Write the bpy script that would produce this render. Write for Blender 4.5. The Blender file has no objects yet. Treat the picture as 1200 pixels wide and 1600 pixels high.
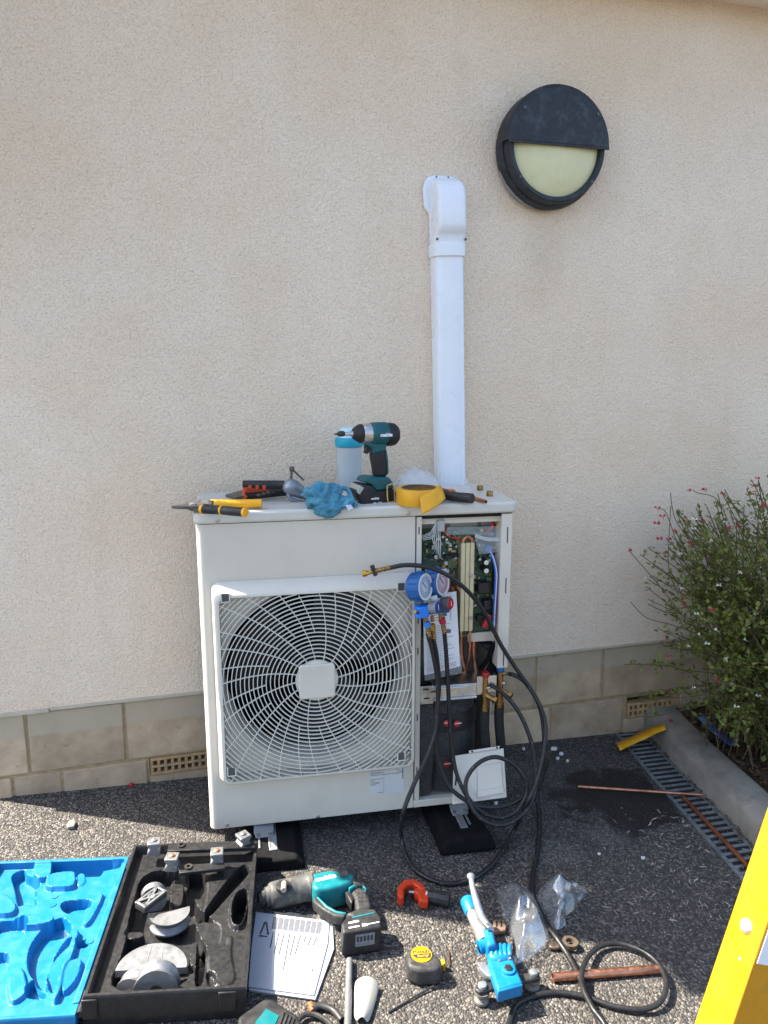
import bpy, math, random
import numpy as np
from mathutils import Vector, Matrix, noise as mnoise
random.seed(7)
R = math.radians
sc = bpy.context.scene
COL = sc.collection

# ------------------------------------------------------------------ camera
CAM = Vector((-0.045, -2.552, 1.5245)); YAW, PITCH, FOC = 0.27062, 0.19538, 1185.12 / 1600.0
FW = Vector((math.sin(YAW)*math.cos(PITCH), math.cos(YAW)*math.cos(PITCH), -math.sin(PITCH)))
RT = Vector((math.cos(YAW), -math.sin(YAW), 0)); UP = RT.cross(FW)
cd = bpy.data.cameras.new('camera'); cam = bpy.data.objects.new('camera', cd); COL.objects.link(cam)
cam.matrix_world = Matrix(((RT.x, UP.x, -FW.x, CAM.x), (RT.y, UP.y, -FW.y, CAM.y), (RT.z, UP.z, -FW.z, CAM.z), (0, 0, 0, 1)))
cd.sensor_fit = 'VERTICAL'; cd.sensor_height = 24.0; cd.sensor_width = 18.0; cd.lens = 24.0 * FOC
cd.clip_start = 0.05; cd.clip_end = 300
sc.camera = cam
sc.render.resolution_x, sc.render.resolution_y = 768, 1024

# ------------------------------------------------------------------ sky, sun, exposure
SUNV = Vector((-0.73, 0.35, 1.0)).normalized()          # towards the sun
world = bpy.data.worlds.new('World'); sc.world = world; world.use_nodes = True
wn = world.node_tree; wn.nodes.clear()
sky = wn.nodes.new('ShaderNodeTexSky'); sky.sky_type = 'NISHITA'; sky.sun_disc = False
sky.sun_elevation = math.asin(SUNV.z); sky.sun_rotation = math.atan2(SUNV.x, SUNV.y)
sky.air_density = 1.0; sky.dust_density = 2.0; sky.ozone_density = 1.0
bg = wn.nodes.new('ShaderNodeBackground'); bg.inputs['Strength'].default_value = 0.108
wo = wn.nodes.new('ShaderNodeOutputWorld')
wn.links.new(sky.outputs[0], bg.inputs[0]); wn.links.new(bg.outputs[0], wo.inputs[0])
sl = bpy.data.lights.new('sun', 'SUN'); sl.energy = 5.0; sl.angle = R(0.53); sl.color = (1.0, 0.92, 0.80)
so = bpy.data.objects.new('sun', sl); COL.objects.link(so); so.location = SUNV * 20
so.rotation_euler = SUNV.to_track_quat('Z', 'Y').to_euler()
sc.view_settings.view_transform = 'Standard'; sc.view_settings.look = 'None'
sc.view_settings.gamma = 1.0; sc.view_settings.exposure = 2.06; sc.view_settings.use_curve_mapping = False
sc.render.engine = 'CYCLES'
sc.cycles.max_bounces = 6; sc.cycles.transparent_max_bounces = 16; sc.cycles.use_denoising = True

# ------------------------------------------------------------------ survey helpers: sight line from the camera station met with a real plane
SLOPE, X0 = 0.03878, 1.75
def gz(x): return -SLOPE * (x - X0)                      # ground height
def ray(px, py): return FW + RT*((px-600)/(FOC*1600)) + UP*((800-py)/(FOC*1600))
def hit(px, py, pt, n):
    d = ray(px, py); return CAM + d * ((pt - CAM).dot(n) / d.dot(n))
def gp(px, py, h=0.0): return hit(px, py, Vector((X0, 0, h)), Vector((SLOPE, 0, 1)))   # point h above the ground
def zp(px, py, z): return hit(px, py, Vector((0, 0, z)), Vector((0, 0, 1)))
def wp(px, py, y=0.0): return hit(px, py, Vector((0, y, 0)), Vector((0, 1, 0)))
UYAW = R(-4.717)
UM = Matrix.Translation((0.001, -0.398, 0.12)) @ Matrix.Rotation(UYAW, 4, 'Z')          # heat pump frame
UMI = UM.inverted()
def uf(px, py, d=0.0):                                   # local point of the heat pump at depth d behind its front
    n = UM.to_3x3() @ Vector((0, 1, 0)); return UMI @ hit(px, py, UM @ Vector((0, d, 0)), n)
def uw(px, py, d=0.0): return UM @ uf(px, py, d)

# ------------------------------------------------------------------ materials
def C(h):
    h = h.lstrip('#'); f = lambda c: c/12.92 if c <= .04045 else ((c+.055)/1.055)**2.4
    return tuple(f(int(h[i:i+2], 16)/255) for i in (0, 2, 4))
MATS = {}
def mat(name, col, rough=.5, metal=0., var=.12, vs=14, bump=0., bs=180, spec=.5, coat=0., alpha=1., trans=0., dirt=None, ior=1.45, rvar=.12):
    if name in MATS: return MATS[name]
    m = bpy.data.materials.new(name); m.use_nodes = True; nt = m.node_tree; N = nt.nodes; L = nt.links
    b = N['Principled BSDF']; tc = N.new('ShaderNodeTexCoord')
    n1 = N.new('ShaderNodeTexNoise'); n1.inputs['Scale'].default_value = vs; n1.inputs['Detail'].default_value = 3
    L.new(tc.outputs['Object'], n1.inputs['Vector'])
    mx = N.new('ShaderNodeMix'); mx.data_type = 'RGBA'
    mx.inputs[6].default_value = (*[c*(1-var) for c in col], 1); mx.inputs[7].default_value = (*[min(1, c*(1+var)) for c in col], 1)
    mr = N.new('ShaderNodeMapRange'); mr.inputs[1].default_value = .3; mr.inputs[2].default_value = .7
    L.new(n1.outputs[0], mr.inputs[0]); L.new(mr.outputs[0], mx.inputs[0]); out = mx.outputs[2]
    if dirt:
        dcol, amt, ds = dirt
        n3 = N.new('ShaderNodeTexNoise'); n3.inputs['Scale'].default_value = ds; n3.inputs['Detail'].default_value = 4; n3.inputs['Roughness'].default_value = .7
        L.new(tc.outputs['Object'], n3.inputs['Vector'])
        r3 = N.new('ShaderNodeMapRange'); r3.inputs[1].default_value = .5; r3.inputs[2].default_value = .72; r3.inputs[4].default_value = amt
        L.new(n3.outputs[0], r3.inputs[0])
        m3 = N.new('ShaderNodeMix'); m3.data_type = 'RGBA'; m3.inputs[7].default_value = (*dcol, 1)
        L.new(r3.outputs[0], m3.inputs[0]); L.new(out, m3.inputs[6]); out = m3.outputs[2]
    L.new(out, b.inputs['Base Color'])
    rr = N.new('ShaderNodeMapRange'); rr.inputs[1].default_value = .3; rr.inputs[2].default_value = .7
    rr.inputs[3].default_value = max(0, rough-rvar); rr.inputs[4].default_value = min(1, rough+rvar)
    n2 = N.new('ShaderNodeTexNoise'); n2.inputs['Scale'].default_value = vs*2.7; n2.inputs['Detail'].default_value = 2
    L.new(tc.outputs['Object'], n2.inputs['Vector']); L.new(n2.outputs[0], rr.inputs[0]); L.new(rr.outputs[0], b.inputs['Roughness'])
    b.inputs['Metallic'].default_value = metal; b.inputs['Specular IOR Level'].default_value = spec; b.inputs['IOR'].default_value = ior
    b.inputs['Coat Weight'].default_value = coat; b.inputs['Alpha'].default_value = alpha; b.inputs['Transmission Weight'].default_value = trans
    if bump:
        n4 = N.new('ShaderNodeTexNoise'); n4.inputs['Scale'].default_value = bs; n4.inputs['Detail'].default_value = 2
        L.new(tc.outputs['Object'], n4.inputs['Vector'])
        bp = N.new('ShaderNodeBump'); bp.inputs['Strength'].default_value = 1; bp.inputs['Distance'].default_value = bump
        L.new(n4.outputs[0], bp.inputs['Height']); L.new(bp.outputs[0], b.inputs['Normal'])
    MATS[name] = m; return m
DUST = C('#8d877c')
def nodes_of(name):
    m = bpy.data.materials.new(name); m.use_nodes = True; MATS[name] = m
    return m, m.node_tree.nodes, m.node_tree.links, m.node_tree.nodes['Principled BSDF']

def render_material():                                   # roughcast cream render
    m, N, L, b = nodes_of('roughcast'); tc = N.new('ShaderNodeTexCoord')
    def noise(s, d=4, r=.55, dist=0):
        n = N.new('ShaderNodeTexNoise'); n.inputs['Scale'].default_value = s; n.inputs['Detail'].default_value = d
        n.inputs['Roughness'].default_value = r; n.inputs['Distortion'].default_value = dist
        L.new(tc.outputs['Object'], n.inputs['Vector']); return n
    def mix(a, bcol, fac):
        x = N.new('ShaderNodeMix'); x.data_type = 'RGBA'; L.new(fac, x.inputs[0])
        if isinstance(a, tuple): x.inputs[6].default_value = (*a, 1)
        else: L.new(a, x.inputs[6])
        x.inputs[7].default_value = (*bcol, 1); return x.outputs[2]
    def rng(src, a, b_, c=0, d=1):
        r = N.new('ShaderNodeMapRange'); r.inputs[1].default_value = a; r.inputs[2].default_value = b_; r.inputs[3].default_value = c; r.inputs[4].default_value = d
        L.new(src, r.inputs[0]); return r.outputs[0]
    big = noise(1.3, 3, .6); mid = noise(7, 4, .65); grain = noise(185, 2, .5, .6)
    c = mix(C('#ead2b7'), C('#f2dfc9'), rng(big.outputs[0], .35, .65))
    c = mix(c, C('#dfc8ab'), rng(mid.outputs[0], .52, .8, 0, .3))
    c = mix(c, C('#ae9778'), rng(grain.outputs[0], .52, .30, 0, .42))
    spk = noise(60, 2, .5); c = mix(c, C('#5d5142'), rng(spk.outputs[0], .745, .79, 0, .6))
    # rain streaks run down from the eaves
    mp = N.new('ShaderNodeMapping'); mp.inputs['Scale'].default_value = (9, 9, .7); L.new(tc.outputs['Object'], mp.inputs[0])
    st = N.new('ShaderNodeTexNoise'); st.inputs['Scale'].default_value = 1.0; st.inputs['Detail'].default_value = 3; L.new(mp.outputs[0], st.inputs['Vector'])
    c = mix(c, C('#a6947b'), rng(st.outputs[0], .56, .78, 0, .07))
    # run-off stain under the lamp
    mp2 = N.new('ShaderNodeMapping'); mp2.inputs['Location'].default_value = (-1.243/.10, 0, -1.90/.22); mp2.inputs['Scale'].default_value = (1/.10, 0, 1/.22); L.new(tc.outputs['Object'], mp2.inputs[0])
    ln2 = N.new('ShaderNodeVectorMath'); ln2.operation = 'LENGTH'; L.new(mp2.outputs[0], ln2.inputs[0])
    ad3 = N.new('ShaderNodeMath'); ad3.operation = 'MULTIPLY_ADD'; ad3.inputs[1].default_value = 1.4; L.new(st.outputs[0], ad3.inputs[0]); L.new(ln2.outputs['Value'], ad3.inputs[2])
    c = mix(c, C('#9a8468'), rng(ad3.outputs[0], 1.75, .9, 0, .18))
    L.new(c, b.inputs['Base Color']); b.inputs['Roughness'].default_value = .92; b.inputs['Specular IOR Level'].default_value = .25
    lump = noise(80, 1, .5, .9)
    ad = N.new('ShaderNodeMath'); ad.operation = 'MULTIPLY_ADD'; ad.inputs[1].default_value = .9; L.new(lump.outputs[0], ad.inputs[0]); L.new(grain.outputs[0], ad.inputs[2])
    bp = N.new('ShaderNodeBump'); bp.inputs['Strength'].default_value = 1; bp.inputs['Distance'].default_value = .0050
    L.new(ad.outputs[0], bp.inputs['Height']); L.new(bp.outputs[0], b.inputs['Normal'])
    return m

def asphalt_material():
    m, N, L, b = nodes_of('asphalt'); tc = N.new('ShaderNodeTexCoord'); O = tc.outputs['Object']
    def vor(s, feat='F1', rnd=1):
        v = N.new('ShaderNodeTexVoronoi'); v.feature = feat; v.inputs['Scale'].default_value = s; L.new(O, v.inputs['Vector']); return v
    def noise(s, d=4, r=.55):
        n = N.new('ShaderNodeTexNoise'); n.inputs['Scale'].default_value = s; n.inputs['Detail'].default_value = d; n.inputs['Roughness'].default_value = r; L.new(O, n.inputs['Vector']); return n
    def rng(src, a, b_, c=0, d=1):
        r = N.new('ShaderNodeMapRange'); r.inputs[1].default_value = a; r.inputs[2].default_value = b_; r.inputs[3].default_value = c; r.inputs[4].default_value = d
        L.new(src, r.inputs[0]); return r.outputs[0]
    def mix(a, bcol, fac, bt='MIX'):
        x = N.new('ShaderNodeMix'); x.data_type = 'RGBA'; x.blend_type = bt
        if isinstance(fac, float): x.inputs[0].default_value = fac
        else: L.new(fac, x.inputs[0])
        for s, i in ((a, 6), (bcol, 7)):
            if isinstance(s, tuple): x.inputs[i].default_value = (*s, 1)
            else: L.new(s, x.inputs[i])
        return x.outputs[2]
    def mul(a, b_):
        x = N.new('ShaderNodeMath'); x.operation = 'MULTIPLY'; L.new(a, x.inputs[0]); L.new(b_, x.inputs[1]); return x.outputs[0]
    v1 = vor(168); D1 = v1.outputs['Distance']
    sep = N.new('ShaderNodeSeparateColor'); L.new(v1.outputs['Color'], sep.inputs[0])
    cr = N.new('ShaderNodeValToRGB'); L.new(sep.outputs[0], cr.inputs[0])
    el = cr.color_ramp.elements; el[0].color = (.026, .025, .024, 1); el[1].color = (.245, .22, .19, 1)
    e = el.new(.45); e.color = (.062, .057, .051, 1); e = el.new(.8); e.color = (.135, .12, .102, 1)
    c = mix(cr.outputs[0], (.012, .012, .012), rng(D1, .5, .85, 0, .8))
    wob = noise(9, 3, .6).outputs[0]; fine = noise(420, 1).outputs[0]
    c = mix(c, (.3, .28, .25), rng(fine, .66, .74, 0, .5))
    big = noise(1.1, 3, .6); c = mix(c, (.06, .057, .054), rng(big.outputs[0], .4, .7, 0, .45))
    # damp patch beside the drain and pale dust, each with a shape of its own
    def blob(cx, cy, sx, sy, edge):
        mp = N.new('ShaderNodeMapping'); mp.vector_type = 'POINT'; mp.inputs['Location'].default_value = (-cx/sx, -cy/sy, 0); mp.inputs['Scale'].default_value = (1/sx, 1/sy, 0)
        L.new(O, mp.inputs[0]); ln = N.new('ShaderNodeVectorMath'); ln.operation = 'LENGTH'; L.new(mp.outputs[0], ln.inputs[0])
        s = N.new('ShaderNodeMath'); s.operation = 'MULTIPLY_ADD'; s.inputs[1].default_value = 1.9; L.new(wob, s.inputs[0]); L.new(ln.outputs['Value'], s.inputs[2])
        return rng(s.outputs[0], 1.95+edge, 1.95-edge)
    wet = blob(1.415, -.43, .21, .19, .10)
    c = mix(c, (.008, .008, .008), mul(wet, rng(wob, 0, .2, .8, .86)))
    for (x, y, sx, sy) in ((.735, -.47, .05, .04), (1.02, -.66, .08, .06), (1.24, -.62, .06, .05), (1.15, -.20, .12, .07)):
        d = blob(x, y, sx, sy, .25); c = mix(c, (.42, .40, .37), mul(d, rng(fine, .56, .66, 0, .5)))
    L.new(c, b.inputs['Base Color'])
    rg = N.new('ShaderNodeMapRange'); rg.inputs[3].default_value = .82; rg.inputs[4].default_value = .45; L.new(wet, rg.inputs[0]); L.new(rg.outputs[0], b.inputs['Roughness'])
    b.inputs['Specular IOR Level'].default_value = .35
    h1 = rng(D1, .75, .1)
    a2 = N.new('ShaderNodeMath'); a2.operation = 'MULTIPLY_ADD'; a2.inputs[1].default_value = .6; L.new(sep.outputs[1], a2.inputs[0]); L.new(h1, a2.inputs[2])
    bp = N.new('ShaderNodeBump'); bp.inputs['Strength'].default_value = 1; bp.inputs['Distance'].default_value = .0034
    L.new(a2.outputs[0], bp.inputs['Height']); L.new(bp.outputs[0], b.inputs['Normal'])
    return m

def block_material():
    m, N, L, b = nodes_of('plinth_block'); tc = N.new('ShaderNodeTexCoord'); O = tc.outputs['Object']
    oi = N.new('ShaderNodeObjectInfo')
    n = N.new('ShaderNodeTexNoise'); n.inputs['Scale'].default_value = 9; n.inputs['Detail'].default_value = 7; n.inputs['Roughness'].default_value = .65; L.new(O, n.inputs['Vector'])
    cr = N.new('ShaderNodeValToRGB'); L.new(n.outputs[0], cr.inputs[0]); el = cr.color_ramp.elements
    el[0].position = .3; el[0].color = (*C('#a08a70'), 1); el[1].position = .7; el[1].color = (*C('#c6af93'), 1)
    hs = N.new('ShaderNodeHueSaturation'); mr = N.new('ShaderNodeMapRange'); mr.inputs[3].default_value = .82; mr.inputs[4].default_value = 1.12
    L.new(oi.outputs['Random'], mr.inputs[0]); L.new(mr.outputs[0], hs.inputs['Value']); L.new(cr.outputs[0], hs.inputs['Color'])
    # weathered band: pale splash-free strip under the bead
    sp = N.new('ShaderNodeSeparateXYZ'); L.new(O, sp.inputs[0])
    wob = N.new('ShaderNodeMath'); wob.operation = 'MULTIPLY_ADD'; wob.inputs[1].default_value = .006; L.new(n.outputs[0], wob.inputs[0]); L.new(sp.outputs[2], wob.inputs[2])
    r = N.new('ShaderNodeMapRange'); r.inputs[1].default_value = .303; r.inputs[2].default_value = .309; r.inputs[4].default_value = .75; L.new(wob.outputs[0], r.inputs[0])
    mx = N.new('ShaderNodeMix'); mx.data_type = 'RGBA'; mx.inputs[7].default_value = (*C('#b0a28c'), 1); L.new(r.outputs[0], mx.inputs[0]); L.new(hs.outputs[0], mx.inputs[6])
    n2 = N.new('ShaderNodeTexNoise'); n2.inputs['Scale'].default_value = 34; n2.inputs['Detail'].default_value = 4; L.new(O, n2.inputs['Vector'])
    r2 = N.new('ShaderNodeMapRange'); r2.inputs[1].default_value = .68; r2.inputs[2].default_value = .78; r2.inputs[4].default_value = .6; L.new(n2.outputs[0], r2.inputs[0])
    mx2 = N.new('ShaderNodeMix'); mx2.data_type = 'RGBA'; mx2.inputs[7].default_value = (*C('#5e5344'), 1); L.new(r2.outputs[0], mx2.inputs[0]); L.new(mx.outputs[2], mx2.inputs[6])
    L.new(mx2.outputs[2], b.inputs['Base Color']); b.inputs['Roughness'].default_value = .9; b.inputs['Specular IOR Level'].default_value = .25
    n3 = N.new('ShaderNodeTexNoise'); n3.inputs['Scale'].default_value = 260; n3.inputs['Detail'].default_value = 4; L.new(O, n3.inputs['Vector'])
    bp = N.new('ShaderNodeBump'); bp.inputs['Distance'].default_value = .0012; L.new(n3.outputs[0], bp.inputs['Height']); L.new(bp.outputs[0], b.inputs['Normal'])
    return m

def film_material(name, fac, rough):                      # thin clear film: mostly see-through, with surface reflection
    m, N, L, b = nodes_of(name); N.remove(b)
    t = N.new('ShaderNodeBsdfTransparent'); t.inputs[0].default_value = (.93, .94, .95, 1)
    g_ = N.new('ShaderNodeBsdfAnisotropic'); g_.inputs['Roughness'].default_value = rough; g_.inputs['Color'].default_value = (.9, .92, .95, 1)
    d = N.new('ShaderNodeBsdfDiffuse'); d.inputs[0].default_value = (.6, .62, .65, 1)
    m1 = N.new('ShaderNodeMixShader'); m1.inputs[0].default_value = .30; L.new(g_.outputs[0], m1.inputs[1]); L.new(d.outputs[0], m1.inputs[2])
    m2 = N.new('ShaderNodeMixShader'); m2.inputs[0].default_value = fac; L.new(t.outputs[0], m2.inputs[1]); L.new(m1.outputs[0], m2.inputs[2])
    L.new(m2.outputs[0], N['Material Output'].inputs[0]); return m

def leaf_material(name, c1, c2, rough=.55):
    m, N, L, b = nodes_of(name); g = N.new('ShaderNodeNewGeometry')
    mx = N.new('ShaderNodeMix'); mx.data_type = 'RGBA'; mx.inputs[6].default_value = (*c1, 1); mx.inputs[7].default_value = (*c2, 1)
    L.new(g.outputs['Random Per Island'], mx.inputs[0]); L.new(mx.outputs[2], b.inputs['Base Color']); b.inputs['Roughness'].default_value = rough
    tr = N.new('ShaderNodeBsdfTranslucent'); L.new(mx.outputs[2], tr.inputs[0])
    ms = N.new('ShaderNodeMixShader'); ms.inputs[0].default_value = .45; L.new(b.outputs[0], ms.inputs[1]); L.new(tr.outputs[0], ms.inputs[2])
    L.new(ms.outputs[0], N['Material Output'].inputs[0]); return m

# ------------------------------------------------------------------ mesh helpers
WM = {}
def thing(name, label, cat, M=None, group=None):
    o = bpy.data.objects.new(name, None); COL.objects.link(o); o.empty_display_size = .05
    M = M if M is not None else Matrix.Identity(4)
    o.matrix_world = M; WM[o.name] = M.copy()
    o['label'] = label; o['category'] = cat
    if group: o['group'] = group
    return o
def wm(o): return WM.get(o.name, Matrix.Identity(4)) if o else Matrix.Identity(4)
def base(p, rz=0.0):                                     # frame lying on the sloping ground
    T = Vector((1, 0, -SLOPE)).normalized(); Z = Vector((SLOPE, 0, 1)).normalized(); Y = Z.cross(T)
    B = Matrix(((T.x, Y.x, Z.x, p[0]), (T.y, Y.y, Z.y, p[1]), (T.z, Y.z, Z.z, p[2]), (0, 0, 0, 1)))
    return B @ Matrix.Rotation(rz, 4, 'Z')
class MB:
    def __init__(s): s.v = []; s.f = []
    def add(s, v, f):
        k = len(s.v); s.v += [Vector(p) for p in v]; s.f += [tuple(i+k for i in q) for q in f]; return s
    def box(s, c, d, M=None):
        c = Vector(c); x, y, z = d[0]/2, d[1]/2, d[2]/2
        v = [Vector((a, b, e)) for a in (-x, x) for b in (-y, y) for e in (-z, z)]
        if M is not None: v = [M.to_3x3() @ p for p in v]
        return s.add([c+p for p in v], [(0, 1, 3, 2), (4, 6, 7, 5), (0, 4, 5, 1), (2, 3, 7, 6), (0, 2, 6, 4), (1, 5, 7, 3)])
    def bb(s, a, b): return s.box([(a[i]+b[i])/2 for i in range(3)], [abs(b[i]-a[i]) for i in range(3)])
    def prism(s, poly, off):                              # poly: 3D points, off: vector
        n = len(poly); off = Vector(off); P = [Vector(p) for p in poly]
        return s.add(P + [p+off for p in P], [tuple(range(n)), tuple(range(2*n-1, n-1, -1))] + [(i, n+i, n+(i+1) % n, (i+1) % n) for i in range(n)])
    def lathe(s, prof, p0, ax, n=24, caps=True, ref=None):  # prof: (t, r) along ax
        p0 = Vector(p0); ax = Vector(ax).normalized()
        u = ax.orthogonal().normalized() if ref is None else (Vector(ref)-ax*Vector(ref).dot(ax)).normalized(); w = ax.cross(u)
        v = []; f = []
        for t, r in prof:
            for i in range(n):
                a = 2*math.pi*i/n; v.append(p0+ax*t+(u*math.cos(a)+w*math.sin(a))*max(r, 1e-5))
        for j in range(len(prof)-1):
            for i in range(n):
                k = (i+1) % n; f.append((j*n+i, j*n+k, (j+1)*n+k, (j+1)*n+i))
        if caps: f += [tuple(range(n-1, -1, -1)), tuple(range((len(prof)-1)*n, len(prof)*n))]
        return s.add(v, f)
    def cyl(s, a, b, r, n=16, r2=None):
        a = Vector(a); b = Vector(b); return s.lathe([(0, r), ((b-a).length, r if r2 is None else r2)], a, b-a, n)
    def tube(s, pts, r, n=8, close=False, rad=None):
        P = [Vector(p) for p in pts]; m = len(P); v = []; f = []
        tan = [((P[(i+1) % m] if close or i < m-1 else P[i]) - (P[i-1] if close or i > 0 else P[i])).normalized() for i in range(m)]
        u = tan[0].orthogonal().normalized()
        for i in range(m):
            u = (u - tan[i]*u.dot(tan[i])); u = u.normalized() if u.length > 1e-6 else tan[i].orthogonal().normalized()
            w = tan[i].cross(u); q = r if rad is None else rad[i]
            for k in range(n):
                a = 2*math.pi*k/n; v.append(P[i]+(u*math.cos(a)+w*math.sin(a))*q)
        for i in range(m if close else m-1):
            j = (i+1) % m
            for k in range(n): f.append((i*n+k, i*n+(k+1) % n, j*n+(k+1) % n, j*n+k))
        if not close: f += [tuple(range(n-1, -1, -1)), tuple(range((m-1)*n, m*n))]
        return s.add(v, f)
    def strip(s, pts, w, ax, close=False, side=None):     # flat bar of width w following pts, extruded along vector ax
        P = [Vector(p) for p in pts]; m = len(P); ax = Vector(ax); an = ax.normalized(); v = []; f = []
        for i in range(m):
            a = P[i-1] if close or i > 0 else P[i]; b = P[(i+1) % m] if close or i < m-1 else P[i]
            n = an.cross((b-a).normalized()).normalized()*w/2
            v += [P[i]-n, P[i]+n, P[i]+n+ax, P[i]-n+ax]
        for i in range(m if close else m-1):
            j = (i+1) % m
            for k in range(4): f.append((i*4+k, i*4+(k+1) % 4, j*4+(k+1) % 4, j*4+k))
        if not close: f += [(3, 2, 1, 0), ((m-1)*4, (m-1)*4+1, (m-1)*4+2, (m-1)*4+3)]
        return s.add(v, f)
    def build(s, name, m, parent=None, W=False, smooth=40, bevel=0., seg=2, label=None):
        inv = wm(parent).inverted() if (W and parent) else None
        vs = [inv @ p for p in s.v] if inv is not None else s.v
        me = bpy.data.meshes.new(name); me.from_pydata([tuple(p) for p in vs], [], s.f); me.materials.append(m); me.validate()
        import bmesh
        bm = bmesh.new(); bm.from_mesh(me); bmesh.ops.recalc_face_normals(bm, faces=bm.faces); bm.to_mesh(me); bm.free()
        if smooth:
            me.polygons.foreach_set('use_smooth', [True]*len(me.polygons)); me.set_sharp_from_angle(angle=R(smooth))
        o = bpy.data.objects.new(name, me); COL.objects.link(o)
        if parent is not None: o.parent = parent; WM[o.name] = wm(parent)
        if bevel:
            b = o.modifiers.new('bevel', 'BEVEL'); b.width = bevel; b.segments = seg; b.limit_method = 'ANGLE'; b.angle_limit = R(35); b.harden_normals = False
        if label: o['label'] = label
        return o
def tag(o, label, cat, group=None):
    o['label'] = label; o['category'] = cat
    if group: o['group'] = group
    return o
def spline(pts, k=8):                                    # Catmull-Rom through 3D points
    P = [Vector(p) for p in pts]; out = []
    for i in range(len(P)-1):
        a = P[i-1] if i else P[0]*2-P[1]; b, c = P[i], P[i+1]; d = P[i+2] if i+2 < len(P) else P[-1]*2-P[-2]
        for j in range(k):
            t = j/k; out.append(.5*((2*b)+(c-a)*t+(2*a-5*b+4*c-d)*t*t+(3*b-a-3*c+d)*t**3))
    return out+[P[-1]]
def dup(o, parent, M=None, name=None):
    c = o.copy(); COL.objects.link(c); c.parent = parent
    if M is not None: c.matrix_local = M
    return c
def text(name, body, size, m, parent, M, shear=0., fat=0., depth=.0004, W=False, align='CENTER', sx=1.):
    cu = bpy.data.curves.new('lettering', 'FONT'); cu.body = body; cu.size = size; cu.shear = shear; cu.offset = fat; cu.extrude = depth
    cu.align_x = align; cu.align_y = 'CENTER'; cu.resolution_u = 3
    t = bpy.data.objects.new('t', cu); COL.objects.link(t)
    me = bpy.data.meshes.new_from_object(t.evaluated_get(bpy.context.evaluated_depsgraph_get()))
    bpy.data.objects.remove(t)
    me.transform(Matrix.Diagonal((sx, 1, 1, 1))); T = wm(parent).inverted() @ M if W else M
    me.transform(T); me.materials.clear(); me.materials.append(m)
    o = bpy.data.objects.new(name, me); COL.objects.link(o); o.parent = parent; return o
def frame(o, x, up):                                     # matrix: origin o, x along x, y along up, z = x cross up
    x = Vector(x).normalized(); z = x.cross(Vector(up)).normalized(); y = z.cross(x)
    return Matrix(((x.x, y.x, z.x, o[0]), (x.y, y.y, z.y, o[1]), (x.z, y.z, z.z, o[2]), (0, 0, 0, 1)))
def rrect(x0, x1, y0, y1, r, k=5):
    out = []
    for cx, cy, a0 in ((x1-r, y1-r, 0), (x0+r, y1-r, 90), (x0+r, y0+r, 180), (x1-r, y0+r, 270)):
        for i in range(k+1):
            a = R(a0+90*i/k); out.append((cx+r*math.cos(a), cy+r*math.sin(a)))
    return out
def slab(pts, h0, h1, name, m, parent, bevel=.003, seg=2, smooth=40, label=None):   # lies on the ground: surveyed outline of its top face, height h0..h1
    P = [gp(x, y, h1) for x, y in pts]
    return MB().prism(P, Vector((-SLOPE, 0, -1)).normalized()*(h1-h0)).build(name, m, parent, W=True, bevel=bevel, seg=seg, smooth=smooth, label=label)

# ================================================================== the setting
asph = asphalt_material(); rend = render_material(); blockm = block_material()
mortar = mat('mortar', C('#a38d6c'), .95, var=.2, vs=40, bump=.002, bs=200)
grey_conc = mat('concrete', C('#827d73'), .9, var=.22, vs=9, bump=.0022, bs=170, dirt=(C('#5b554b'), .6, 14))
whitepvc = mat('white_pvc', C('#e6e8ec'), .32, var=.02, vs=5, dirt=(C('#d3d2cd'), .2, 9))
black_rub = mat('black_rubber', (.005, .005, .0055), .85, var=.3, vs=30, spec=.2)
dark_hole = mat('dark_void', (.006, .006, .006), .9, var=.1)
steel = mat('steel', (.55, .55, .54), .34, 1., var=.18, vs=22)
zinc = mat('zinc_plate', (.62, .62, .60), .38, 1., var=.22, vs=18)
brass = mat('brass', C('#96774a'), .38, 1., var=.2, vs=60)
copper = mat('copper', C('#c58a6e'), .42, 1., var=.25, vs=30, dirt=(C('#6d4532'), .5, 40))
blackpl = mat('black_plastic', (.017, .017, .018), .5, var=.25, vs=25, dirt=(C('#4b4742'), .35, 26))
beige = mat('unit_paint', C('#cbc4b6'), .42, var=.03, vs=3, dirt=(C('#b5ae9d'), .35, 5), bump=.00012, bs=900)
redpl = mat('red_plastic', C('#a81f24'), .42, var=.15)
tealp = mat('teal_plastic', C('#0d8288'), .42, var=.12, vs=18, dirt=(C('#7f8a86'), .25, 30))
paper = mat('paper', C('#a9abb3'), .75, var=.03, vs=10, bump=.0006, bs=30)
ink = mat('ink', (.03, .03, .035), .6, var=.05)
label_paper = mat('label_paper', C('#dcdde0'), .6, var=.03)
inkgrey = mat('ink_grey', (.12, .12, .13), .6, var=.05)
whiteink = mat('white_print', (.8, .8, .8), .5, var=.03)
yellow = mat('yellow_plastic', C('#e8a51c'), .45, var=.08)

g = 45
gm = MB().add([(-g, -g, gz(-g)), (g, -g, gz(g)), (g, g, gz(g)), (-g, g, gz(-g))], [(0, 1, 2, 3)]).build('ground', asph, smooth=0)
gm['kind'] = 'structure'

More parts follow.
